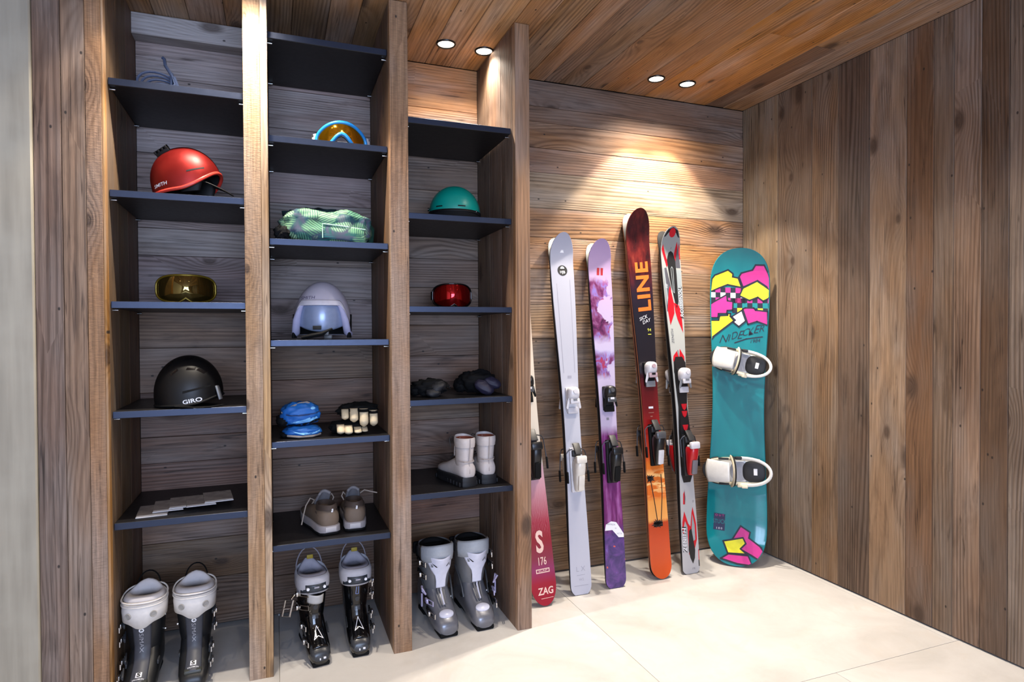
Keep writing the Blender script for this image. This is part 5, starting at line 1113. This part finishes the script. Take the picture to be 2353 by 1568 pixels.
skp.print(rP, [(poly2d([(-0.019, LP-0.172), (-0.005, LP-0.172), (-0.002, LP-0.136), (-0.016, LP-0.136)]), 0, 0), (poly2d([(0.002, LP-0.172), (0.014, LP-0.172), (0.018, LP-0.136), (0.004, LP-0.136)]), 0, 0),
               (poly2d([(-0.050, 0.262), (-0.042, 0.290), (-0.014, 0.302), (0.012, 0.296), (0.050, 0.240), (0.050, 0.224), (0.022, 0.226), (-0.010, 0.262)]), 1, 0), (place2d(text2d('ARMADA', 0.011), -0.016, 0.288, -8), 2, 1), (place2d(text2d('W', 0.009), 0.008, 0.268), 2, 1), (place2d(text2d('VICTA', 0.010), 0.026, 0.242, -6), 2, 1), (rect2d(-0.005, 0.775, 0.014, 0.012), 2, 0)], [mat('print_crimson', (140, 14, 28), 0.5), PWHT, mat('print_mid_grey', (120, 116, 130), 0.5)])
binding(rP, skp, 0.883, 0.608, 0, BB)
# --- orange and black pair
LL = 1.80; skl = Ski(LL, 0.116, 0.092, 0.134, 0.13, 0.07, 0.05, 0.012, 2.6, 3.0, 0.012)
def sunset(t, c, o, x, y, f):
    n = t.noise(t.vmath('MULTIPLY', o, (3.0, 1.0, 1.0)), 6.0, 4.0, 0.6); tipm = t.rng(f, 0.76, 0.84, 0, 1)
    glow = t.ramp(n, [(0.36, (34, 16, 20)), (0.50, (70, 22, 24)), (0.62, (100, 32, 30)), (0.74, (124, 56, 44))])
    c = t.mix(tipm, c, glow)
    cl = t.noise(t.vmath('MULTIPLY', o, (8.0, 26.0, 1.0)), 1.6, 3.0); ml = t.math('MULTIPLY', t.rng(f, 0.21, 0.24, 0, 1), t.rng(f, 0.27, 0.29, 1, 0))
    return t.mix(t.math('MULTIPLY', ml, t.rng(cl, 0.48, 0.56, 0, 0.9)), c, lin((240, 190, 120)))
tL = top_mat('sunset_topsheet', [(0.0, (196, 76, 22)), (0.10, (190, 66, 24)), (0.145, (178, 62, 26)), (0.155, (226, 158, 84)), (0.205, (222, 146, 70)), (0.215, (206, 102, 36)), (0.30, (204, 106, 34)), (0.325, (186, 60, 32)), (0.40, (150, 28, 26)), (0.45, (104, 18, 22)), (0.51, (84, 14, 20)), (0.55, (26, 22, 28)), (0.70, (24, 24, 34)), (0.80, (40, 26, 40)), (1.0, (92, 22, 28))], LL, 0.26, 0.012, 30.0, sunset)
bl, tl_ = (1.717, 2.527, 0.002), (1.694, 2.712, 1.752)
OSD = mat('ski_edge_copper', (150, 92, 66), 0.4)
rL = place_ski('ski', 'orange and black sunset ski with big orange lettering, front of its pair', skl, bl, tl_, tL, OSD, BASEM, GRP_)
PAL = mat('print_soot', (26, 16, 14), 0.5)
def frond(cx_, cy_, rad, n=11, a0=0.0):
    out = []
    for k in range(n):
        a = a0+2*PI*k/n; rr = rad*(0.75+0.35*((k*37) % 10)/10); d = V((math.cos(a), math.sin(a)*0.72)); nn = V((-d.y, d.x))
        out.append((poly2d([tuple(V((cx_, cy_))-nn*rad*0.28), tuple(V((cx_, cy_))+d*rr), tuple(V((cx_, cy_))+nn*rad*0.28)]), 1, 1))
    return out
itL = [(place2d(rot2(text2d('LINE', 0.100, 0.032, -0.08, 1.16, 1.10)), 0.012, LL-0.385), 0, 1), (place2d(text2d('SICK', 0.024, -0.006, 0.3), -0.006, LL-0.545, 20), 2, 1), (place2d(text2d('DAY', 0.024, -0.006, 0.3), 0.010, LL-0.562, 20), 2, 2), (place2d(text2d('94', 0.022, 0.0), 0.024, LL-0.605), 3, 1), (rect2d(0.024, LL-0.626, 0.018, 0.004), 3, 1),
       (rect2d(0.0, 0.815, 0.026, 0.010), 2, 1), (rect2d(0.0, 0.790, 0.030, 0.003), 4, 1), (rect2d(0.0, 0.772, 0.012, 0.005), 4, 1),
       (line2d([(-0.030, 0.465), (-0.018, 0.38), (-0.006, 0.275)], 0.0045), 1, 1), (line2d([(0.030, 0.49), (0.030, 0.40), (0.016, 0.275)], 0.0045), 1, 1), (rect2d(-0.002, 0.255, 0.050, 0.022), 1, 1)]
itL += frond(-0.034, 0.475, 0.034, 12)+frond(-0.004, 0.258, 0.036, 14, 0.2)
skl.print(rL, itL, [mat('print_orange', (236, 104, 34), 0.45), PAL, PWHT, mat('print_lime', (196, 196, 70), 0.5), mat('print_dusty', (150, 96, 84), 0.5)])
binding(rL, skl, 0.990, 0.665, 0, LB)
# --- red and white pair
LR = 1.72; skr = Ski(LR, 0.100, 0.070, 0.116, 0.10, 0.03, 0.045, 0.013, 2.1, 3.0)
tR = top_mat('grey_white_topsheet', [(0.0, (172, 170, 172)), (0.40, (168, 168, 168)), (0.70, (174, 176, 170)), (0.95, (148, 150, 146)), (1.0, (148, 150, 146))], LR, 0.25)
br, tr_ = (1.886, 2.523, 0.002), (1.886, 2.708, 1.690)
rR = place_ski('ski', 'slim red and grey race ski with a red dot at its tip', skr, br, tr_, tR, EDGE, BASEM, GRP_)
RD, BK, GY, WT, DG = 0, 1, 2, 3, 4
T = LR
itR = [(poly2d([(-0.046, T-0.052), (-0.03, T-0.018), (0, T-0.004), (0.03, T-0.018), (0.046, T-0.052), (0.038, T-0.05), (0.022, T-0.030), (0, T-0.024), (-0.022, T-0.030), (-0.036, T-0.048)]), BK, 0), (circ2d(0, T-0.030, 0.0185, 0.022), RD, 1),
       (poly2d([(-0.054, T-0.11), (-0.046, T-0.085), (-0.020, T-0.185), (-0.030, T-0.205)]), RD, 0), (poly2d([(0.020, T-0.13), (0.036, T-0.07), (0.042, T-0.10), (0.026, T-0.17), (0.018, T-0.16)]), RD, 0), (poly2d([(0.054, T-0.10), (0.046, T-0.075), (0.050, T-0.16), (0.056, T-0.16)]), RD, 0), (poly2d([(0.040, T-0.09), (0.050, T-0.14), (0.052, T-0.205), (0.026, T-0.205), (0.024, T-0.165)]), DG, 0),
       (poly2d([(-0.026, T-0.165), (-0.014, T-0.128), (0, T-0.118), (0.014, T-0.128), (0.024, T-0.165), (0.026, T-0.24), (0.024, T-0.38), (0.012, T-0.42), (0.006, T-0.40), (-0.018, T-0.26)]), BK, 1), (line2d([(-0.006, T-0.21), (-0.002, T-0.33), (0.004, T-0.335), (0.006, T-0.21), (0.0, T-0.20)], 0.003, True), GY, 2), (place2d(text2d('Z', 0.012, 0, 0.3), 0, T-0.105), DG, 1),
       (poly2d([(-0.054, T-0.21), (-0.032, T-0.205), (-0.012, T-0.31), (-0.016, T-0.33), (-0.030, T-0.43), (-0.048, T-0.43)]), DG, 0), (poly2d([(-0.054, T-0.20), (-0.046, T-0.20), (-0.036, T-0.36), (-0.046, T-0.40)]), GY, 1), (place2d(rot2(text2d('////', 0.020, -0.002)), -0.038, T-0.30), WT, 1), (poly2d([(-0.028, T-0.32), (-0.020, T-0.30), (-0.004, T-0.39), (-0.006, T-0.44), (-0.034, T-0.50), (-0.044, T-0.42)]), RD, 1),
       (poly2d([(-0.004, T-0.385), (0.024, T-0.40), (0.036, T-0.44), (0.038, T-0.54), (0.010, T-0.47), (0.0, T-0.43)]), RD, 1), (poly2d([(0.024, T-0.215), (0.052, T-0.215), (0.046, T-0.40), (0.040, T-0.44), (0.024, T-0.40)]), GY, 0),
       (place2d(rot2(text2d('ROSSIGNOL', 0.029, 0.010, 0.15, 1.05)), 0.0405, T-0.385), BK, 2), (place2d(rot2(text2d('ROSSIGNOL', 0.026, 0.004, 0.15, 1.05)), 0.040, T-0.385), WT, 3), (place2d(rot2(text2d('ZENITH', 0.020, 0.0, 0.1, 1.05)), -0.026, T-0.555), DG, 1), (poly2d([(-0.004, T-0.625), (0.000, T-0.628), (0.004, T-0.70), (0.001, T-0.70)]), DG, 1), (poly2d([(0.0, T-0.72), (0.004, T-0.72), (0.006, T-0.75), (0.003, T-0.75)]), RD, 1),
       (poly2d([(-0.034, 1.045), (-0.030, 1.065), (-0.008, 1.090), (0.002, 1.045), (0.010, 1.100), (0.034, 1.060), (0.034, 1.03), (0.004, 1.01), (-0.030, 1.03)]), RD, 1), (poly2d([(-0.032, 1.035), (-0.008, 1.06), (-0.004, 1.01), (-0.02, 0.98), (-0.034, 0.98)]), BK, 2)]
itR += [(poly2d([(-0.030, 0.335), (-0.026, 0.385), (-0.018, 0.400), (-0.014, 0.37), (-0.018, 0.335)]), RD, 0), (poly2d([(-0.022, 0.33), (-0.018, 0.41), (-0.015, 0.36)]), DG, 1), (place2d(rot2(text2d('S2', 0.012)), 0.030, 0.345), DG, 0),
        (poly2d([(-0.042, 0.19), (-0.040, 0.250), (-0.026, 0.302), (-0.006, 0.240), (0.006, 0.225), (0.016, 0.290), (0.024, 0.318), (0.040, 0.235), (0.040, 0.16), (0.026, 0.118), (-0.010, 0.09), (-0.012, 0.20), (-0.024, 0.255), (-0.033, 0.225), (-0.034, 0.19)]), RD, 0),
        (poly2d([(-0.030, 0.20), (-0.022, 0.250), (-0.012, 0.225), (-0.014, 0.17)]), GY, 1), (poly2d([(0.012, 0.215), (0.020, 0.285), (0.030, 0.23), (0.030, 0.16), (0.014, 0.15)]), GY, 1),
        (poly2d([(-0.004, 0.075), (-0.012, 0.115), (-0.004, 0.205), (0.010, 0.215), (0.026, 0.110), (0.022, 0.072), (0.010, 0.046)]), BK, 2), (place2d(rot2(text2d('ZENITH', 0.034, 0.014, 0.15, 1.05)), -0.031, 0.165), BK, 2), (place2d(rot2(text2d('ZENITH', 0.031, 0.002, 0.15, 1.05)), -0.031, 0.165), WT, 3), (place2d(text2d('170', 0.012), 0.012, 0.022), DG, 0), (rect2d(0.047, 0.085, 0.006, 0.05), RD, 0), (rect2d(0.046, 0.045, 0.006, 0.030), BK, 0)]
skr.print(rR, itR, [mat('print_red', (190, 18, 34), 0.4), PBLK, mat('print_silver', (142, 150, 152), 0.4), PWHT, mat('print_gunmetal', (74, 74, 82), 0.45)])
e = MB(); yy0, yy1 = 0.40, 0.985
e.ring_loft([[(s*w_, y, skr.top(0, y).z+h) for s, w_, h in ((-1, a, 0.0), (-1, a*0.92, b), (1, a*0.92, b), (1, a, 0.0))] for y, a, b in ((0.44, 0.020, 0.003), (0.48, 0.031, 0.012), (0.69, 0.030, 0.016), (0.81, 0.022, 0.013), (0.94, 0.031, 0.016), (1.03, 0.032, 0.012), (1.06, 0.020, 0.003))]); e.build('binding_rail', [mat('rail_black', (22, 22, 25), 0.35)], rR, angle=50)
for k, yq in enumerate((0.825, 0.790, 0.722)):
    e = MB(); e.prism([(-0.016, yq), (0.016, yq), (0.010, yq-0.022), (0, yq-0.032), (-0.010, yq-0.022)], skr.top(0, yq).z+0.014, skr.top(0, yq).z+0.018); e.build('rail_chevron', mat('print_red', (0, 0, 0)), rR)
class Lift:
    def __init__(s, sk, d): s.sk, s.d = sk, d
    def top(s, x, y, ly=0): p = s.sk.top(x, y, ly); p.z += s.d; return p
    def hw(s, y): return s.sk.hw(y)
binding(rR, Lift(skr, 0.013), 0.955, 0.605, 2, RB)
# --- the cream and red ski half hidden by the rightmost post
LZ = 1.76; skz = Ski(LZ, 0.122, 0.094, 0.130, 0.12, 0.10, 0.05, 0.012, 2.4, 3.0, 0.02)
def scratch(t, c, o, x, y, f):
    w1 = t.n('ShaderNodeTexWave'); t.put(w1.inputs['Vector'], t.vmath('MULTIPLY', o, (1.0, 0.6, 1))); w1.inputs['Scale'].default_value = 40; w1.inputs['Distortion'].default_value = 7.0; w1.inputs['Detail'].default_value = 3
    m = t.math('MULTIPLY', t.rng(w1.outputs['Fac'], 0.90, 0.98, 0, 0.28), t.math('MULTIPLY', t.rng(f, 0.15, 0.19, 0, 1), t.rng(f, 0.30, 0.34, 1, 0)))
    return t.mix(m, c, lin((214, 170, 176)))
tZ = top_mat('cream_red_topsheet', [(0.0, (142, 18, 36)), (0.05, (150, 22, 42)), (0.085, (136, 44, 90)), (0.11, (128, 34, 60)), (0.16, (134, 18, 34)), (0.20, (150, 40, 58)), (0.29, (190, 140, 150)), (0.335, (196, 158, 164)), (0.345, (206, 196, 180)), (0.60, (214, 200, 180)), (0.70, (196, 176, 156)), (1.0, (180, 150, 130))], LZ, 0.28, 0.01, 20.0, scratch)
bz, tz = (1.078, 2.468, 0.002), (1.012, 2.706, 1.71)
rZ = place_ski('ski', 'cream and crimson ski half hidden behind the rightmost post', skz, bz, tz, tZ, mat('ski_edge_pale', (190, 170, 160), 0.4), BASEM, GRP_)
BLSH = mat('print_blush', (226, 190, 176), 0.5)
skz.print(rZ, [(place2d(text2d('S', 0.128, 0.030, 0.0, 0.62), 0.000, 0.262), 0, 0), (place2d(text2d('176', 0.048, 0.006, 0.0, 0.62), 0.004, 0.182), 0, 0), (line2d([(-0.026, 0.136), (0.034, 0.136), (0.034, 0.150), (-0.026, 0.150)], 0.004, True), 0, 0), (place2d(text2d('SLAP', 0.010, 0.002, 0, 2.0), 0.004, 0.143), 0, 0), (place2d(text2d('ZAG', 0.040, 0.022, 0.12, 0.88), 0.006, 0.058), 0, 0), (rect2d(0.010, 0.030, 0.058, 0.0016), 0, 0)], [BLSH])
binding(rZ, skz, 0.950, 0.665, 0, BB)
# --- the mates, sole to sole behind the front skis (their tops face the wall)
def mate(src, sk, base, tip, label, gap=0.001):
    c = copy_tree(src); c['label'] = label
    c.matrix_world = ski_matrix((base[0], base[1], base[2]), tip, sk.L, True, gap); return c
mate(rW, skw, bw, tw, 'white ski behind its mate, only its tip and left edge showing')
mate(rP, skp, bp, tp, 'pale lilac tipped ski behind the floral one, only its left edge showing')
mate(rL, skl, bl, tl_, 'orange ski behind its lettered mate, only its left edge showing')
mate(rR, skr, br, tr_, 'slim race ski behind its mate, only its pale tip and left edge showing')
# ------------------------------------------------------------------ snowboard
LS, WS = 1.615, 0.292
class Board(Ski):
    def hw(s, y):
        L = s.L; tab = [(0, 0.146), (0.20, 0.146), (0.5*L, 0.126), (L-0.20, 0.147), (L, 0.147)]; w_ = lerp_tab(tab, y)
        for d in (y, L-y):
            if d < 0.19: q = 1-d/0.19; w_ *= max(0.0, 1-q**2.6)**(1/2.3)
        return max(w_, 0.002)
    def zb(s, y):
        z = 0.0
        for d in (y, s.L-y):
            if d < 0.24: z += 0.058*((0.24-d)/0.24)**2
        return z
    def th_(s, y): return 0.010
bd = Board(LS, 0.29, 0.25, 0.29); bd.tipr = 0.19; bd.tailr = 0.19
ts = NT('teal_topsheet'); o_, x_, y_, z_ = ts.xyz(); nz = ts.noise(ts.vmath('MULTIPLY', o_, (2, 0.6, 1)), 4.0, 2.0)
ts.put(ts.b.inputs['Base Color'], ts.ramp(nz, [(0.35, (10, 104, 116)), (0.65, (14, 120, 128))])); ts.b.inputs['Roughness'].default_value = 0.22; ts.b.inputs['Coat Weight'].default_value = 0.3
bs = V((2.188, 2.560, 0.0)); tsn = V((2.292, 2.648, 1.606))
yv = (tsn-bs).normalized(); nh = V((-math.sin(math.radians(43)), -math.cos(math.radians(43)), 0)); zv = (nh-yv*nh.dot(yv)).normalized(); xv = yv.cross(zv)
mt = M((xv, yv, zv)).transposed().to_4x4(); mt.translation = bs
rS = thing('snowboard', 'teal snowboard with neon shapes and white bindings, leaning in the corner', 'snowboard', mtx=mt)
bd.body('board_body', rS, ts.m, mat('board_edge', (10, 60, 70), 0.4), BASEM)
# printed shapes: measured on the photograph as (u, v) fractions of the board, u -1..1 across, y metres from the tail
def yv_(v): return LS*(1-(v-591)/(1296-591))       # photo row to length along the board (tuned below)
PK, YL, BO, WO, TQ, NV = 0, 1, 2, 3, 4, 5
S_ = []
def shape(pts, mi, ly=1, ol=0.0075):
    S_.append((poly2d(pts), mi, ly))
    if ol: S_.append((line2d(pts, ol, True), BO, ly+1))
def XY(px, py):
    """a point given in the 1029x1568 enlargement (4.9x) of the board's upper part"""
    u = 1590+px/4.9; v = 580+py/4.9; y = yrow(v); l, r_ = edges(v); return ((u-l)/(r_-l)*2-1)*0.146, y
def yrow(v): return float(np.interp(v, YROW_V, YROW_Y))
def edges(v): return float(np.interp(v, [591, 620, 700, 800, 900, 1000, 1100, 1200, 1296], [1640, 1638, 1634, 1636, 1635, 1632, 1620, 1618, 1625])), float(np.interp(v, [591, 620, 700, 800, 900, 1000, 1100, 1200, 1296], [1772, 1775, 1779, 1770, 1764, 1758, 1758, 1760, 1756]))
_samp = np.linspace(0, LS, 200); _vs = []
for y in _samp:
    q = mt @ bd.top(0, float(y)); d = q-CAMP; zc_ = d.dot(FW); _vs.append(784-FPX*d.dot(UP)/zc_)
YROW_V = _vs[::-1]; YROW_Y = list(_samp[::-1])
def P(*a): return [XY(x, y) for x, y in a]
# chequers first
def cheq(x0, y0, dx, dy, cols, rows, skew, a, b):
    for j in range(rows):
        for i in range(cols):
            q = [(x0+(i+k)*dx, y0+(j+m_)*dy+skew*(i+k)) for k, m_ in ((0, 1), (1, 1), (1, 0), (0, 0))]; S_.append((poly2d(P(*q)), (a if (i+j) % 2 else b)[j % len(a)], 1))
cheq(225, 385, 60, 58, 7, 3, 3, [PK, WO, PK], [BO, BO, BO]); cheq(485, 510, 60, 58, 8, 3, 1.5, [PK, TQ, YL], [BO, BO, BO])
shape(P((225, 432), (248, 290), (285, 250), (440, 195), (495, 240), (490, 275), (555, 290), (595, 398), (430, 362)), YL, 3)
shape(P((565, 275), (590, 235), (715, 205), (745, 150), (840, 155), (920, 300), (928, 425), (775, 325), (610, 395)), PK, 3)
shape(P((570, 490), (610, 405), (770, 330), (925, 430), (922, 520), (850, 555), (785, 510), (690, 545)), YL, 5)
shape(P((222, 575), (420, 475), (428, 545), (495, 555), (490, 650), (425, 655), (420, 690), (320, 690), (315, 735), (228, 735)), PK, 5)
shape(P((228, 980), (228, 765), (325, 765), (335, 715), (430, 710), (432, 690), (465, 690), (460, 720), (505, 770)), YL, 5)
shape(P((480, 725), (600, 655), (640, 775), (560, 838), (495, 785), (520, 765)), WO, 7)
shape(P((610, 640), (640, 628), (740, 630), (760, 655), (897, 670), (890, 820), (770, 780), (665, 812)), PK, 5)
# tail shapes, from the 784x1568 enlargement (3.733x) of the lower part
def Q(*a): return [((lambda u, v: (((u-edges(v)[0])/(edges(v)[1]-edges(v)[0])*2-1)*0.146, yrow(v)))(1590+x/3.733, 900+y/3.733)) for x, y in a]
shape(Q((345, 1265), (408, 1150), (490, 1195), (480, 1245), (615, 1335), (555, 1415), (415, 1350)), PK, 3)
shape(Q((265, 1295), (430, 1248), (455, 1295), (412, 1345), (465, 1385), (310, 1395)), YL, 5)
shape(Q((255, 1448), (315, 1400), (475, 1395), (512, 1478), (390, 1476)), PK, 3)
def txt(s, x, y, size, deg, shear=0.0, bold=0.0, wide=1.0, mi=BO, q=P, ly=3): (px, py), = q((x, y)); S_.append((place2d(text2d(s, size, bold, shear, wide), px, py, deg), mi, ly))

for k, ch in enumerate('NIDECKER'): txt(ch, 370+k*62, 985-k*18+(6 if k % 2 else -4), 0.050+0.010*(k % 3 == 0), 14+6*((k*7) % 3-1), 0.55, -0.012, 0.95)
S_.append((line2d(P((510, 1020), (640, 975), (820, 950)), 0.005), BO, 3)); txt('1984', 730, 1000, 0.026, 8, 0.3, -0.004)
S_.append((poly2d(Q((172, 1060), (272, 1065), (272, 1208), (172, 1203))), NV, 2)); txt('O U T', 222, 1078, 0.016, 0, 0, 0, 1, PK, Q); txt('STUCK', 222, 1132, 0.030, 0, 0, 0.004, 0.72, TQ, Q, 4); txt('1 0 0', 222, 1190, 0.014, 0, 0, 0, 1.1, WO, Q)
bd.print(rS, S_, [mat('print_magenta', (184, 38, 126), 0.4), mat('print_yellow', (206, 202, 34), 0.4), mat('print_ink', (22, 22, 40), 0.4), mat('print_snow', (216, 216, 224), 0.4), mat('print_turquoise', (14, 118, 124), 0.35), mat('print_navy', (28, 34, 70), 0.4)], 'graphic_print', 'neon printed shapes')
# bindings: toes point to the right edge of the picture
CRB = mat('binding_cream', (206, 196, 172), 0.45); WBN = mat('binding_white', (210, 208, 204), 0.32, coat=0.2); BPD = mat('binding_black_pad', (22, 22, 26), 0.6)
def board_binding(yb, ang):
    r = bpy.data.objects.new('board_binding', None); COL.objects.link(r); r.parent = rS; r.location = (0, yb, bd.top(0, yb).z); r.rotation_euler = (0, 0, math.radians(ang)); r.empty_display_size = 0.03
    e = MB(); e.rbox((0.0, 0, 0.006), (0.235, 0.098, 0.012), 0.005); e.rbox((0.0, 0, 0.012), (0.10, 0.10, 0.010), 0.004); e.build('base_plate', WBN, r)
    e = MB(); e.ring_loft([sring((0.085, 0, 0.013+h), a, b, 24, 3.0) for h, a, b in ((0, 0.050, 0.048), (0.010, 0.048, 0.046), (0.014, 0.040, 0.038))]); e.build('toe_pad', BPD, r)
    e = MB(); e.rbox((0.092, 0.0, 0.0285), (0.016, 0.030, 0.002), 0.0008, 1); e.build('pad_badge', PWHT, r)
    e = MB(); e.ring_loft([sring((0.02, 0, 0.013+h), a, b, 24, 2.6) for h, a, b in ((0, 0.040, 0.046), (0.006, 0.038, 0.044))]); e.build('foot_bed', mat('binding_grey', (150, 150, 156), 0.4), r)
    # heel cup and tall highback standing up from the board on the left side
    def hb(u, v, d=0.0):
        q = 2*u-1; L_ = v*0.118; return (-0.128+L_*0.93+0.010*(q*q)*(1-v)+d*0.3, q*(0.054-0.010*v), 0.046+L_*0.42-0.006*abs(q)**3+0.006*math.sin(v*PI)-d)
    e = MB(); e.grid(hb, 14, 10); e.build('highback', WBN, r, solid=0.006, angle=70)
    e = MB(); e.grid(lambda u, v: hb(0.04+0.92*u, 0.02+0.9*v, 0.009), 14, 8); e.build('highback_pad', BPD, r, solid=0.006)
    e = MB(); e.tube([(-0.060-0.074*math.cos(a), 0.056*math.sin(a), 0.026) for a in [(-1.45+2.9*k/16) for k in range(17)]], 0.009, 8, flat=0.8); e.build('heel_loop', BPD, r)
    for s in (-1, 1):
        e = MB(); e.tube([(-0.10, s*0.046, 0.030), (-0.05, s*0.055, 0.036), (0.0, s*0.057, 0.030), (0.07, s*0.056, 0.020), (0.11, s*0.050, 0.012)], 0.0075, 8, flat=0.7); e.build('heel_hoop', CRB, r)
        e = MB(); e.rbox((-0.045, s*0.058, 0.050), (0.046, 0.008, 0.020), 0.003); e.build('side_slot', BPD, r)
        e = MB(); e.cyl((0.0, s*0.055, 0.028), (0.0, s*0.066, 0.028), 0.008, n=14); e.build('strap_bolt', DGR, r)
    # ankle strap and toe strap arch over the foot bed
    e = MB(); e.tube([(-0.015+0.018*math.sin(PI*k/12), 0.062*math.cos(PI*k/12), 0.028+0.080*math.sin(PI*k/12)) for k in range(13)], 0.013, 10, flat=0.35); e.build('ankle_strap', CRB, r)
    e = MB(); e.tube([(-0.015+0.018*math.sin(PI*k/12)+0.008, 0.064*math.cos(PI*k/12), 0.026+0.084*math.sin(PI*k/12)) for k in range(13)], 0.008, 8, flat=0.4); e.build('strap_pad', BPD, r)
    e = MB(); e.tube([(0.030+0.128*math.sin(PI*k/20)**0.8, 0.062*math.cos(PI*k/20), 0.030+0.030*math.sin(PI*k/20)) for k in range(21)], 0.0075, 9, flat=0.55); e.build('toe_strap', WBN, r)
    e = MB(); e.rbox((0.035, -0.064, 0.040), (0.045, 0.014, 0.020), 0.004); e.rbox((0.045, -0.068, 0.050), (0.026, 0.012, 0.010), 0.003); e.build('strap_ratchet', CRB, r)
    e = MB(); e.rbox((0.020, 0.062, 0.042), (0.030, 0.014, 0.018), 0.004); e.build('strap_buckle', BPD, r)
    return r
ya = yrow(832); yb2 = yrow(1082)
board_binding(ya, -12); q_ = board_binding(yb2, 2); q_.location.x = -0.012; q_.scale = (1.1, 1.1, 1.0)
